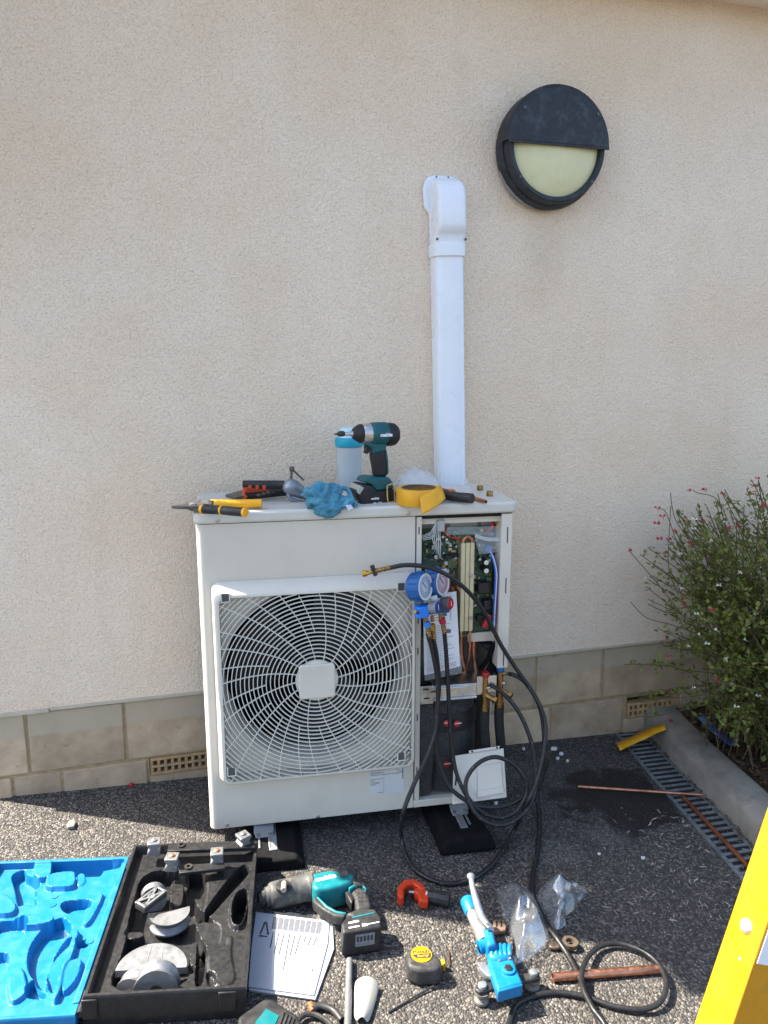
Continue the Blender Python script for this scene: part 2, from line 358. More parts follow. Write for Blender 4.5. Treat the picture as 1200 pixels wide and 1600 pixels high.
# ---- building
HP, SOF, XL, XR = .396, 2.772, -.70, 5.2
bld = thing('rendered_building', 'cream roughcast building wall on a plinth of sandy stone blocks', 'wall')
MB().bb((XL, 0, HP), (XR, 4.5, SOF)).build('wall_render', rend, bld, smooth=0)
MB().bb((XL+.01, .063, -.3), (XR, 4.49, HP-.002)).build('plinth_core', mortar, bld, smooth=0)
for x0, x1, z0, z1 in ((XL+.01, XR, .166, HP-.002), (XL+.01, -.186, -.3, .1655), (-.1855, .0395, -.3, .1005), (.04, 1.7145, -.3, .1655), (1.715, 1.9405, -.3, .0645), (1.941, XR, -.3, .1655)):
    MB().bb((x0, .0145, z0), (x1, .0625, z1)).build('mortar_bed', mortar, bld, smooth=0)
bead = MB(); bead.bb((XL, -.005, HP-.010), (-.49, .012, HP+.003)); bead.build('bead', mat('bead', C('#b9ad99'), .7, var=.1), bld, bevel=.001)
bead = MB(); bead.bb((-.487, -.004, HP-.006), (XR, .012, HP+.005)); bead.build('bead', mat('bead', C('#b9ad99'), .7, var=.1), bld, bevel=.001)
def blk(x0, x1, z0, z1, jig=.002):
    j = lambda: random.uniform(-jig, jig)
    f = random.uniform(-.0025, .0025)
    v = [(x0+j(), .009+f+j()*.4, z0+j()), (x1+j(), .009+f+j()*.4, z0+j()), (x1+j(), .009+f+j()*.4, z1), (x0+j(), .009+f+j()*.4, z1)]
    v += [(x, .06, z) for x, y, z in v]
    MB().add(v, [(0, 1, 2, 3), (7, 6, 5, 4), (0, 4, 5, 1), (1, 5, 6, 2), (2, 6, 7, 3), (3, 7, 4, 0)]).build('block', blockm, bld, smooth=0, bevel=.004, seg=2)
xs = [XL, -.567, -.257, .055, .366, .676, .985, 1.29, 1.59, 2.21, 2.53, 2.85, 3.2]
for a, b in zip(xs, xs[1:]): blk(a+.005, b-.005, .172, HP-.012)
lo = [XL, -.623, -.47, -.19]
for a, b in zip(lo, lo[1:]): blk(a+.005, b-.005, -.06, .160)
blk(-.187, .02, -.06, .097); 
lo = [.045, .27, .58, .89, 1.05, 1.362, 1.70]
for a, b in zip(lo, lo[1:]): blk(a+.005, b-.005, -.1, .158)
blk(1.705, 1.955, -.1, .062); 
for a, b in zip([1.965, 2.25, 2.55, 2.9, 3.2], [2.25, 2.55, 2.9, 3.2]): blk(a+.005, b-.005, -.1, .158)
terra = mat('airbrick_clay', C('#a88a64'), .85, var=.2, vs=30, bump=.001, bs=200)
for x0, z0, n in ((-.183, .102, 9), (1.717, .066, 9)):
    w, h = .222, .062
    ab = MB().bb((x0, .045, z0), (x0+w, .06, z0+h)).build('air_brick', mat('airbrick_back', (.02, .017, .014), .9), bld, smooth=0)
    fr = MB(); y0, y1 = .006, .044
    for z, t in ((z0, .009), (z0+h/2-.0045, .009), (z0+h-.009, .009)): fr.bb((x0, y0, z), (x0+w, y1, z+t))
    st = (w-.012)/n
    for i in range(n+1):
        xx = x0+i*st
        for k in (0, 1):
            za = z0+.0092+k*(h/2-.0045); zb = za+h/2-.0138
            fr.bb((xx, y0+.0006, za), (xx+.0105, y1, zb))
    fr.build('grid', terra, ab, bevel=.0012)
soff = mat('soffit_paint', C('#efe6d6'), .6, var=.05, vs=5)
MB().bb((-.95, -.14, SOF), (XR, 4.5, SOF+.03)).build('soffit', soff, bld, smooth=0)
MB().bb((-.95, -.165, SOF-.01), (XR, -.142, SOF+.16)).build('fascia', soff, bld, bevel=.002)
MB().prism([(-.97, -.25, SOF+.12), (-.97, 2.2, SOF+.95), (-.97, 4.6, SOF+.12), (-.97, 4.6, SOF+.06), (-.97, -.25, SOF+.06)], (6.2, 0, 0)).build('roof', mat('roof_tile', C('#5b4a42'), .85, var=.2), bld, smooth=0)
MB().prism([(-.76, -.07, 1.62), (-.76, -.22, 1.62), (-.76, -.22, SOF-.012), (-.76, 0, SOF-.012), (-.76, 0, 2.2), (-.76, -.07, 2.2)], (.05, 0, 0)).build('shadow_blocker', soff, bld, smooth=0)  # unseen board added out of frame, cut to shape the sun shadow's edge

# ---- kerb, drain, planting bed
kb = [(1.80, .012), (1.742, -.30), (1.672, -.80), (1.60, -1.45), (1.53, -2.2), (1.42, -3.4)]
kd = lambda i: (Vector(kb[min(i+1, len(kb)-1)])-Vector(kb[max(i-1, 0)])).normalized()
kv, kf = [], []
for i, (x, y) in enumerate(kb):
    t = kd(i); n = Vector((-t.y, t.x)); n = n if n.x > 0 else -n
    for o, z in ((0, -.1), (0.0, .075), (.010, .092), (.028, .1), (.128, .1), (.135, .092), (.135, -.1)):
        q = Vector((x, y))+n*o; kv.append((q.x, q.y, gz(1.75)+z-.006*i*0))
k = 7
for i in range(len(kb)-1):
    for j in range(k): kf.append((i*k+j, i*k+(j+1) % k, (i+1)*k+(j+1) % k, (i+1)*k+j))
kf += [tuple(range(k-1, -1, -1)), tuple(range((len(kb)-1)*k, len(kb)*k))]
MB().add(kv, kf).build('kerb', grey_conc, smooth=50)['kind'] = 'structure'
soil = mat('soil', C('#4a3b2c'), .95, var=.4, vs=45, bump=.012, bs=60, dirt=(C('#2b2118'), .8, 30))
sv, sf = [], []
nx, ny = 40, 60
for i in range(nx):
    for j in range(ny):
        u, v = i/(nx-1), j/(ny-1); y = .01-v*3.2
        xk = 1.80+.128+ (y)*.125 if y > -.8 else 1.672+.128+(y+.8)*.11
        x = xk+u*u*2.2; sv.append((x, y, .070+.05*u+.016*mnoise.noise(Vector((x*14, y*14, 0)))+.008*mnoise.noise(Vector((x*50, y*50, 3)))))
for i in range(nx-1):
    for j in range(ny-1): sf.append((i*ny+j, i*ny+j+1, (i+1)*ny+j+1, (i+1)*ny+j))
MB().add(sv, sf).build('planting_bed', soil, smooth=180)['kind'] = 'structure'

cast = mat('cast_grate', C('#818a8e'), .55, .6, var=.2, vs=40, dirt=(C('#3a342d'), .6, 30))
GL = [(1.668, .0), (1.605, -.35), (1.545, -.75), (1.505, -1.05), (1.45, -1.5)]
GR = [(1.785, .0), (1.728, -.35), (1.662, -.76), (1.622, -1.05), (1.567, -1.5)]
gr = thing('drainage_grate', 'grey slotted metal drain grate running along the concrete kerb', 'drain', Matrix.Translation((1.66, -.5, gz(1.66))))
for nm, Ls in (('rail', GL), ('rail', GR)):
    MB().strip([(x, y, gz(x)-.02) for x, y in Ls], .012, (0, 0, .027)).build(nm, cast, gr, W=True, bevel=.001)
MB().add([(x, y, gz(x)+.0035) for x, y in GL]+[(x, y, gz(x)+.0035) for x, y in GR], [(i, i+1, i+6, i+5) for i in range(4)]).build('channel', mat('drain_dark', (.016, .014, .012), .9, var=.4, vs=40), gr, W=True, smooth=0)
def along(Ls, t):
    ln = [0]
    for a, b in zip(Ls, Ls[1:]): ln.append(ln[-1]+(Vector(b)-Vector(a)).length)
    s = t*ln[-1]
    for i in range(len(Ls)-1):
        if s <= ln[i+1]+1e-9:
            f = (s-ln[i])/(ln[i+1]-ln[i]); return Vector(Ls[i]).lerp(Vector(Ls[i+1]), f)
    return Vector(Ls[-1])
nb = 50
for i in range(nb):
    t = (i+.5)/nb; a = along(GL, t); b = along(GR, t)
    d = (b-a).normalized(); a = a+d*.0065; b = b-d*.0065
    MB().tube([(a.x, a.y, gz(a.x)+.0005), (b.x, b.y, gz(b.x)+.0005)], .0075, 8).build('bar', cast, gr, W=True)

# ---- bulkhead lamp
lc = wp(862, 232, -.05); LM = Matrix.Translation((lc.x, 0, lc.z-.004)) @ Matrix.Diagonal((.955, 1, .955, 1))
lamp = thing('bulkhead_lamp', 'round black bulkhead wall lamp with half hood over pale yellow lens', 'lamp', LM)
lblk = mat('lamp_paint', C('#23262b'), .55, var=.15, vs=30, dirt=(C('#5b626b'), .35, 18), bump=.0002, bs=300)
ax = (0, -1, 0)
MB().lathe([(0, .186), (.012, .197), (.03, .200), (.052, .197), (.058, .193)], (0, 0, 0), ax, 64).build('base', lblk, lamp)
MB().lathe([(.0585, .188), (.084, .186), (.094, .184), (.098, .180), (.097, .169), (.090, .1645), (.07, .164)], (0, 0, 0), ax, 64, caps=False).build('bezel', lblk, lamp)
lens = mat('lens', C('#d2cca0'), .35, var=.05, vs=8, dirt=(C('#b9b98e'), .5, 12), spec=.5)
MB().lathe([(.066, .168), (.080, .1635), (.088, .14), (.094, .09), (.096, .04), (.097, .0)], (0, 0, 0), ax, 64).build('lens', lens, lamp)
hood = MB(); hv, hf = [], []; nh = 40
rings = [(.060, .1995), (.095, .1985), (.105, .194), (.111, .184), (.112, .168)]
for i in range(nh+1):
    a = R(2+176*i/nh); ca, sa = math.cos(a), math.sin(a)
    for t, r in rings: hv.append((r*ca, -t, r*sa))
for i in range(nh):
    for j in range(4): hf.append((i*5+j, (i+1)*5+j, (i+1)*5+j+1, i*5+j+1))
hood.add(hv, hf)
top = [hv[i*5+4] for i in range(nh+1)]
hood.add([*top, *[(x, y+.006, z) for x, y, z in top]], [tuple(range(nh+1)), tuple(range(2*nh+1, nh, -1)), (0, nh, 2*nh+1, nh+1)])
hood.add([hv[0], hv[1], hv[2], hv[3], hv[4], hv[nh*5+4], hv[nh*5+3], hv[nh*5+2], hv[nh*5+1], hv[nh*5]]+[], [])
hood.bb((-.192, -.110, -.002), (.192, -.103, .008))
hood.build('hood', lblk, lamp, smooth=50)
for a in (38, 142, 218, 322):
    hh = .1125 if a < 180 else .096; q = .176
    MB().lathe([(0, .006), (.0025, .005), (.0035, .001)], (q*math.cos(R(a)), -hh, q*math.sin(R(a))), ax, 10).build('screw', mat('lamp_screw', (.10, .105, .11), .5, .5), lamp)
pc = MB(); pv = []; pf = []
for i in range(13):
    a = R(203+57*i/12); w = .011*math.sin(math.pi*(i+.6)/13.2)+random.uniform(0, .004)
    for t in (.026-w, .026+w): pv.append((.2018*math.cos(a), -t, .2006*math.sin(a)))
for i in range(12): pf.append((2*i, 2*i+1, 2*i+3, 2*i+2))
pc.add(pv, pf).build('bare_metal_patch', mat('bare_metal', C('#8f9396'), .7, .2, var=.2, vs=60), lamp)

# ---- pipe trunking
tb = wp(707, 752, -.05); tt = wp(702, 384, -.05)
lean = math.atan2(tt.x-tb.x, tt.z-tb.z)
TM = Matrix.Translation((tb.x, 0, tb.z)) @ Matrix.Rotation(lean, 4, 'Y'); tk = thing('pipe_trunking', 'white plastic pipe trunking with rounded end cap fixed up the wall', 'trunking', TM)
H1 = (tt-tb).length; w = .0515
prof = [(-w, 0), (-w, -.045), (-w+.006, -.058), (-w+.02, -.066), (w-.02, -.066), (w-.006, -.058), (w, -.045), (w, 0)]
MB().prism([(x, y, -.62) for x, y in prof], (0, 0, .62+H1)).build('duct', whitepvc, tk, smooth=60, bevel=.0015)
MB().prism([(x*1.12, y*1.10-.0005, H1-.035) for x, y in prof], (0, 0, .042)).build('collar', whitepvc, tk, smooth=60, bevel=.003, seg=3)
hcap = .232
fl = [(x, z) for x, z in [(-.054, H1+.01), (-.056, H1+.115), (-.073, H1+.135), (-.076, H1+.2), (-.070, H1+.222), (-.056, H1+.240), (-.036, H1+.245), (.034, H1+.243), (.048, H1+.233), (.055, H1+.21), (.055, H1+.01)]]
MB().prism([(x, -.001, H1+(z-H1)*.93) for x, z in fl], (0, -.016, 0)).build('flange', whitepvc, tk, smooth=50, bevel=.006, seg=3)
cap = MB(); cv, cf = [], []
secs = [(0.004, -.054, .0545, -.070), (.03, -.054, .0545, -.070), (.042, -.052, .0525, -.078), (.052, -.050, .051, -.088), (.07, -.050, .0505, -.092), (.165, -.050, .0505, -.092), (.192, -.050, .050, -.086), (.212, -.048, .047, -.072), (.226, -.043, .042, -.048), (.235, -.036, .036, -.02)]
for z, x0, x1, d in secs:
    r = min(.018, -d*.4)
    loop = [(x0-.002, -.016)] + [(x0+r-r*math.cos(R(a)), d+r-r*math.sin(R(a))) for a in (0, 22, 45, 67, 90)] + [(x1-r+r*math.sin(R(a)), d+r-r*math.cos(R(a))) for a in (0, 22, 45, 67, 90)] + [(x1+.002, -.016)]
    cv += [(x, y, H1+z*.93) for x, y in loop]
nl = 12
for i in range(len(secs)-1):
    for j in range(nl-1): cf.append((i*nl+j, i*nl+j+1, (i+1)*nl+j+1, (i+1)*nl+j))
cf += [tuple(range(nl-1, -1, -1)), tuple(range((len(secs)-1)*nl, len(secs)*nl))]
cap.add(cv, cf).build('end_cap', whitepvc, tk, smooth=55)
for x, z in ((-.05, .018), (.05, .018)):
    MB().lathe([(0, .0045), (.002, .004)], (x, -.0715, H1+z), ax, 10).build('screw', mat('dark_screw', (.09, .09, .1), .5), tk)
for x in (-.03, .012): MB().lathe([(0, .003), (.0012, .0028)], (x, -.0175, H1+.222), ax, 8).build('rivet', MATS['dark_screw'], tk)

# ================================================================== heat pump outdoor unit
hp = thing('heat_pump_unit', 'large cream heat pump outdoor unit with round fan grille and opened service side', 'heat pump', UM)
WU, HU, DU = .94, .99, .32
GC = uf(495, 1062, -.04); gcx, gcz = GC.x, GC.z
B = dict(parent=hp)
# front panel with a round fan opening
fx0, fx1, fz0, fz1, fr_ = 0.0, .636, .0, .954, .272
nr = 72; v = []; f = []
def sqpt(a):
    c, s = math.cos(a), math.sin(a); k = 1e9
    if c > 1e-9: k = min(k, (fx1-gcx)/c)
    if c < -1e-9: k = min(k, (fx0+.022-gcx)/c)
    if s > 1e-9: k = min(k, (fz1-gcz)/s)
    if s < -1e-9: k = min(k, (fz0-gcz)/s)
    return gcx+c*k, gcz+s*k
angs = sorted([2*math.pi*i/nr for i in range(nr)]+[math.atan2(z-gcz, x-gcx) % (2*math.pi) for x in (fx0+.022, fx1) for z in (fz0, fz1)])
n = len(angs)
for a in angs:
    x, z = sqpt(a); v.append((x, 0, z))
    for rr, d in ((fr_+.02, 0), (fr_+.006, .006), (fr_, .02), (fr_-.002, .09)): v.append((gcx+rr*math.cos(a), d, gcz+rr*math.sin(a)))
for i in range(n):
    j = (i+1) % n
    for k in range(4): f.append((i*5+k, j*5+k, j*5+k+1, i*5+k+1))
pm = MB().add(v, f)
# rounded left corner and left side
arc = [(.022-.022*math.sin(R(a)), .022-.022*math.cos(R(a))) for a in (0, 15, 30, 45, 60, 75, 90)]+[(0, DU)]
k0 = []
for x, y in arc: k0 += [(x, y, fz0), (x, y, fz1)]
pm.add(k0, [(2*i, 2*i+1, 2*i+3, 2*i+2) for i in range(len(arc)-1)])
pm.build('front_panel', beige, hp, smooth=50)
MB().bb((.0, DU-.003, 0), (WU, DU, .954)).build('rear_panel', beige, hp, smooth=0)
MB().prism([(WU-.002, .0, .455), (WU-.002, .0, .954), (WU-.002, DU-.004, .954), (WU-.002, DU-.004, 0), (WU-.002, .15, 0), (WU-.002, .15, .455)], (.002, 0, 0)).build('side_panel', beige, hp, smooth=0)
# inner fan chamber
inn = mat('chamber', (.006, .006, .006), .9, var=.2)
MB().bb((.64, .012, .02), (.648, DU-.006, .95)).build('partition', mat('partition', C('#8f8b80'), .6), hp, smooth=0)
MB().bb((.02, DU-.02, .02), (.638, DU-.008, .95)).build('coil', inn, hp, smooth=0)
fan = MB().lathe([(.0, .02), (.004, .055), (.02, .07), (.08, .072)], (gcx, .05, gcz), (0, 1, 0), 28).build('fan', mat('fan_grey', (.012, .012, .013), .5), hp)
for kk in range(3):
    bv, bf = [], []
    for i in range(7):
        r = .068+.185*i/6
        for j in range(9):
            a = R(120*kk+14+ (78+10*i/6)*j/8 - 3*i); bv.append((gcx+r*math.cos(a), .052+.075*j/8-.01*i/6, gcz+r*math.sin(a)))
    for i in range(6):
        for j in range(8): bf.append((i*9+j, i*9+j+1, (i+1)*9+j+1, (i+1)*9+j))
    MB().add(bv, bf).build('blade', MATS['fan_grey'], fan, smooth=180)
# lid
MB().prism([(x, y, .956) for x, y in rrect(-.006, WU+.014, -.010, DU+.016, .022)], (0, 0, .034)).build('lid', mat('lid_paint', C('#c8c5bb'), .38, var=.03, vs=4, dirt=(C('#b3aea2'), .4, 6)), hp, bevel=.008, seg=3)
screw_m = mat('screw_zinc', (.45, .44, .42), .4, 1.)
def uscrew(px, py, d, parent=hp):
    p = uf(px, py, d); MB().lathe([(0, .0055), (.0015, .0062), (.003, .005), (.0034, .0015)], (p.x, d, p.z), (0, -1, 0), 10).build('screw', screw_m, parent)
for px, py in ((355, 1289), (497, 1276)): uscrew(px, py, 0)
for px, py in ((340, 814), (638, 802)): uscrew(px, py, -.0102)
# grille frame
gf0 = (.036, .634, .158, .785); gf1 = (.0455, .629, .1675, .758)
lb = rrect(*gf0, .022, 6); lf = rrect(*gf1, .026, 6); li = rrect(gf1[0]+.011, gf1[1]-.009, gf1[2]+.009, gf1[3]-.010, .018, 6); lj = rrect(gf1[0]+.013, gf1[1]-.011, gf1[2]+.011, gf1[3]-.012, .018, 6)
m_ = len(lb); v = []; f = []
for lp_, d in ((lb, -.0008), (lb, -.006), (lf, -.043), ([(x*.985+.015*gcx, z*.985+.015*gcz) for x, z in lf], -.0455), (li, -.0455), (lj, -.006)): v += [(x, d, z) for x, z in lp_]
for k in range(5):
    for i in range(m_): j = (i+1) % m_; f.append((k*m_+i, k*m_+j, (k+1)*m_+j, (k+1)*m_+i))
gri = MB().add(v, f).build('grille', beige, hp, smooth=55)
ix0, ix1, iz0, iz1 = gf1[0]+.010, gf1[1]-.008, gf1[2]+.008, gf1[3]-.009
gbar = mat('grille_bar', C('#cfccc0'), .4, var=.03)
r = .062
while r < .42:
    N_ = 160; run = []; runs = []
    for i in range(N_+1):
        a = 2*math.pi*i/N_; x, z = gcx+r*math.cos(a), gcz+r*math.sin(a)
        if ix0 < x < ix1 and iz0 < z < iz1: run.append((x, -.0445, z))
        else:
            if len(run) > 1: runs.append(run)
            run = []
    if len(run) > 1: runs.append(run)
    if runs:
        mb = MB()
        if len(runs) == 1 and len(runs[0]) == N_+1: mb.strip(runs[0][:-1], .0023, (0, .0060, 0), close=True)
        else:
            if len(runs) > 1 and runs[0][0] == (gcx+r, -.0445, gcz): runs[0] = runs[-1]+runs[0][1:]; runs.pop()
            for q in runs: MB().strip(q, .0023, (0, .0060, 0)).build('ring', gbar, gri, smooth=40)
        if mb.v: mb.build('ring', gbar, gri, smooth=40)
    r += .0124
nrib = 32
for i in range(nrib):
    a0 = 2*math.pi*i/nrib+.05
    segs = [(.058, .165, 0), (.165, .44, (i % 2)*R(3.0))] if i % 2 == 0 else [(.15, .44, R(1.5))]
    for ra, rb, da in segs:
        pts = []
        for j in range(28):
            r = ra+(rb-ra)*j/27; s = (r-.058)/.24; a = a0+da+R(24)*s-R(5)*s*s
            x, z = gcx+r*math.cos(a), gcz+r*math.sin(a)
            if ix0-.004 < x < ix1+.004 and iz0-.004 < z < iz1+.004: pts.append((x, -.0438, z))
            else: break
        if len(pts) > 2: MB().strip(pts, .0021, (0, .006, 0)).build('rib', gbar, gri, smooth=40)
MB().lathe([(0, .062), (.012, .06), (.013, .02)], (gcx, -.034, gcz), (0, -1, 0), 28).build('hub_disc', gbar, gri)
hb = .0535
badge = MB().prism([(x, -.042, z) for x, z in rrect(gcx-hb, gcx+hb, gcz-hb, gcz+hb, .012)], (0, -.013, 0)).build('hub_badge', beige, gri, bevel=.004, seg=3)
for px, py in ((352, 934), (627, 917), (362, 1206), (627, 1182)):
    p = uf(px, py, -.046)
    q = MB().bb((p.x-.010, -.0462, p.z-.011), (p.x+.010, -.043, p.z+.011)).build('clip_recess', mat('clip_dark', (.08, .08, .075), .7), gri, smooth=0)
    fr2 = MB()
    for dx in (-.0115, .0115): fr2.bb((p.x+dx-.0015, -.049, p.z-.012), (p.x+dx+.0015, -.0425, p.z+.012))
    fr2.bb((p.x-.012, -.0487, p.z-.014), (p.x+.012, -.0427, p.z-.0115)); fr2.build('clip_frame', gbar, gri, smooth=0)
# rating label
lab = MB().bb((.494, -.0012, .060), (.606, -.0002, .163)).build('rating_label', mat('label_silver', C('#c9cac9'), .5, var=.04), hp, smooth=0)
text('lettering', 'DAIKIN EUROPE N.V.', .0085, ink, lab, Matrix.Translation((.549, -.0014, .157)) @ Matrix.Rotation(R(90), 4, 'X'), fat=.0002, depth=.0001)
text('lettering', 'CE', .011, ink, lab, Matrix.Translation((.593, -.0014, .131)) @ Matrix.Rotation(R(90), 4, 'X'), depth=.0001)
pr = MB()
for i, (z, x0, x1) in enumerate([(.148, .497, .52), (.145, .497, .538), (.141, .497, .535), (.135, .497, .538), (.132, .497, .53), (.127, .497, .59), (.113, .497, .538), (.108, .497, .512), (.102, .497, .53), (.098, .497, .525), (.094, .497, .515), (.066, .52, .54), (.147, .577, .59), (.140, .579, .589), (.1275, .577, .588)]):
    pr.bb((x0, -.00155, z-.0007), (x1, -.0013, z+.0007))
pr.bb((.540, -.00155, .068), (.5407, -.0013, .152)); pr.bb((.6, -.00155, .105), (.603, -.0013, .153)); pr.bb((.497, -.00155, .1515), (.603, -.0013, .1522))
pr.build('print', inkgrey, lab, smooth=0)
# posts and base pan
MB().bb((.640, -.002, .026), (.655, .002, .952)).build('centre_post', beige, hp, smooth=0)
for z in (.90, .62, .52, .30, .12): MB().bb((.6455, -.0026, z), (.6485, -.0019, z+.022)).build('slot', dark_hole, hp, smooth=0)
MB().bb((.905, -.001, .455), (.938, .003, .952)).build('end_post', beige, hp, smooth=0)
MB().bb((.905, .003, .455), (.908, .05, .952)).build('end_post', beige, hp, smooth=0)
for z in (.86, .70, .46): MB().bb((.9235, -.0016, z), (.9265, -.0009, z+.05)).build('slot', dark_hole, hp, smooth=0)
MB().bb((.637, -.003, .0), (.80, .02, .024)).build('base_pan', beige, hp, bevel=.002)
MB().bb((.015, .02, .002), (.93, DU-.006, .016)).build('base_pan', beige, hp, smooth=0)
MB().bb((.656, .02, .925), (.905, .03, .954)).build('top_rail', beige, hp, smooth=0)
MB().bb((.656, .003, .945), (.905, .0195, .9545)).build('shadow_gap', dark_hole, hp, smooth=0)
# ---- service compartment
MB().bb((.652, .25, .02), (.904, .262, .95)).build('rear_bulkhead', mat('bulkhead', C('#77736a'), .6, var=.15), hp, smooth=0)
MB().bb((.660, .085, .535), (.905, .088, .93)).build('control_box', beige, hp, smooth=0)
for px, py in ((700, 815), (749, 813)):
    p = uf(px, py, .084); MB().bb((p.x-.006, .0825, p.z-.02), (p.x+.006, .0848, p.z+.02)).build('slot', mat('slot_grey', (.28, .27, .24), .6), hp, bevel=.002)
pcb = MB().bb((.674, .060, .548), (.900, .063, .902)).build('circuit_board', mat('pcb_green', C('#2f4a38'), .5, var=.35, vs=90, dirt=(C('#7d8a70'), .5, 160)), hp, smooth=0)
rs = random.Random(4)
cmat = [mat('comp_black', (.015, .015, .016), .4), mat('comp_white', C('#c9c8bb'), .5), mat('comp_grey', (.22, .23, .22), .5), mat('comp_gold', C('#c4a662'), .4, .6), mat('comp_olive', C('#5b6448'), .5), mat('comp_orange', C('#b8742b'), .5)]
for i in range(230):
    x = rs.uniform(.68, .785) if i < 170 else rs.uniform(.83, .895); z = rs.uniform(.56, .895)
    m_i = rs.choices(cmat, (5, 3, 5, 2, 3, 1))[0]; w_, h_, d_ = rs.uniform(.003, .011), rs.uniform(.003, .012), rs.uniform(.003, .012)
    MB().bb((x-w_/2, .060-d_, z-h_/2), (x+w_/2, .0598, z+h_/2)).build('component', m_i, pcb, smooth=0)
def capac(px, py, r, L, topm=cmat[1], body=cmat[0]):
    p = uf(px, py, .06-L)
    c_ = MB().lathe([(0, r), (L-.001, r), (L, r*.93)], (p.x, .0599, p.z), (0, -1, 0), 16).build('capacitor', body, pcb)
    MB().lathe([(0, r*.9), (.0006, r*.88)], (p.x, .0599-L, p.z), (0, -1, 0), 16).build('top', topm, c_)
for a in ((760, 879, .0085, .045), (760, 892, .0085, .045), (750, 874, .005, .02), (766, 868, .004, .015), (685, 842, .005, .016), (692, 839, .005, .016), (698, 843, .005, .016), (704, 852, .004, .012), (713, 854, .004, .012), (718, 852, .004, .012), (681, 870, .006, .02), (704, 858, .004, .012), (693, 864, .003, .01)): capac(*a)
for px, py, w_, h_, d_ in ((755, 918, .036, .034, .04), (764, 945, .034, .03, .035), (752, 968, .02, .02, .02), (727, 845, .05, .03, .02)):
    p = uf(px, py, .03); MB().bb((p.x-w_/2, .06-d_, p.z-h_/2), (p.x+w_/2, .0597, p.z+h_/2)).build('relay', cmat[0] if w_ < .05 else cmat[4], pcb, bevel=.002)
p = uf(762, 970, .03); MB().cyl((p.x-.012, .03, p.z-.02), (p.x+.008, .03, p.z+.02), .010).build('coil', redpl, pcb)
for px, py, w_, h_, d_, m_i in ((694, 893, .016, .02, .014, 1), (697, 906, .012, .016, .012, 1), (708, 880, .03, .034, .006, 4), (700, 870, .022, .012, .016, 0), (713, 868, .02, .01, .012, 0), (685, 852, .014, .02, .02, 4), (720, 900, .008, .05, .008, 2), (764, 905, .018, .012, .01, 4), (757, 888, .014, .02, .012, 0), (705, 920, .02, .012, .012, 5), (772, 935, .012, .02, .015, 1)):
    p = uf(px, py, .05); MB().bb((p.x-w_/2, .0597-d_, p.z-h_/2), (p.x+w_/2, .0596, p.z+h_/2)).build('component', cmat[m_i], pcb, bevel=.001)
# cooling plate with copper U pipe
hs = MB().bb((.787, .030, .578), (.829, .059, .858)).build('heat_sink', mat('heat_sink_gold', C('#b5a67f'), .45, .3, var=.1), hp, smooth=0)
for x in (.787, .8015, .816): MB().bb((x, .022, .576), (x+.0125, .0298, .860)).build('strip', mat('strip_cream', C('#cdc09a'), .45, .1), hs, bevel=.001)
for px, py in ((735, 899), (735, 965)): uscrew(px, py, .0215, hs)
MB().tube(spline([(.7935, .03, .50), (.7935, .03, .60), (.7935, .03, .85), (.7955, .03, .868), (.808, .03, .879), (.8205, .03, .868), (.8225, .03, .85), (.8225, .03, .60), (.8225, .03, .50), (.8225, .06, .44)], 6), .0045, 8).build('cooling_pipe', copper, hp)
def wire(nm, pts, r, m, par=hp, k=6): return MB().tube(spline([uf(x, y, d) for x, y, d in pts], k), r, 6).build(nm, m, par)
wwhite = mat('wire_white', C('#cfd0d0'), .4); wblue = mat('wire_blue', C('#1f5fb4'), .4); wpur = mat('wire_purple', C('#4a3a78'), .4); wor = mat('wire_orange', C('#c26a2c'), .4); wyel = mat('wire_yellow', C('#d9a62c'), .4); wbr = mat('wire_brown', C('#6a3b28'), .4)
for i in range(4): wire('wire', [(658+i, 838+i*2, .03), (672+i*2, 832+i*2, .025), (680+i, 820-i*2, .02), (690+i, 812, .05)], .0016, wwhite)
for i in range(5): wire('wire', [(679+i*2, 826, .03), (676+i*3, 842+i*2, .02), (680+i*2, 858+i*3, .03), (676+i*4, 866+i*2, .055)], .0013, wwhite)
for i, m_i in enumerate((wbr, wor, redpl)): wire('wire', [(690+i*2, 812, .05), (693+i*2, 830, .03), (702+i*2, 838+i, .03), (716+i*3, 839+i*2, .04)], .0018, m_i)
for i, m_i in enumerate((wblue, wwhite, wpur)): wire('wire', [(762+i*2, 858+i, .03), (769+i*2, 872, .012), (774+i*2, 895, .010), (773+i*2, 925, .010), (771+i*2, 960, .012), (770+i*2, 990, .02)], .0022, m_i)
for i in range(2): wire('wire', [(768+i*2, 808, .06), (769+i*2, 818, .03), (764+i*2, 828, .03), (757+i, 833, .05)], .003, redpl)
for i in range(2): wire('wire', [(770+i*2, 812, .05), (778, 822, .03), (782, 845, .02), (779, 855, .03), (768, 856, .04)], .002, wyel)
for i in range(3): wire('wire', [(742, 835+i*2, .03), (752, 838+i*2, .02), (765, 841+i*2, .02), (784, 840+i*2, .02)], .0015, wwhite)
for i in range(4): wire('wire', [(684+i, 885+i*3, .05), (690+i*2, 895+i*2, .03), (697+i*2, 905+i, .03), (700+i*2, 925, .05)], .0018, (wyel, wor, wblue, redpl)[i])
for i in range(3): wire('wire', [(706+i*2, 912+i*2, .05), (716, 916+i*2, .03), (722, 930+i*2, .03), (716+i, 940, .05)], .002, (wbr, copper, wor)[i])
p = uf(688, 820, .02); MB().bb((p.x-.012, .01, p.z-.02), (p.x+.012, .035, p.z+.016)).build('connector', mat('conn', C('#a9aaa6'), .5), hp, bevel=.003)
p = uf(765, 858, .02); MB().bb((p.x-.008, .02, p.z-.006), (p.x+.008, .04, p.z+.01)).build('connector', wblue, hp, bevel=.002)
film = mat('clear_film', C('#dfe6ea'), .12, var=.02, alpha=.22, spec=.8)
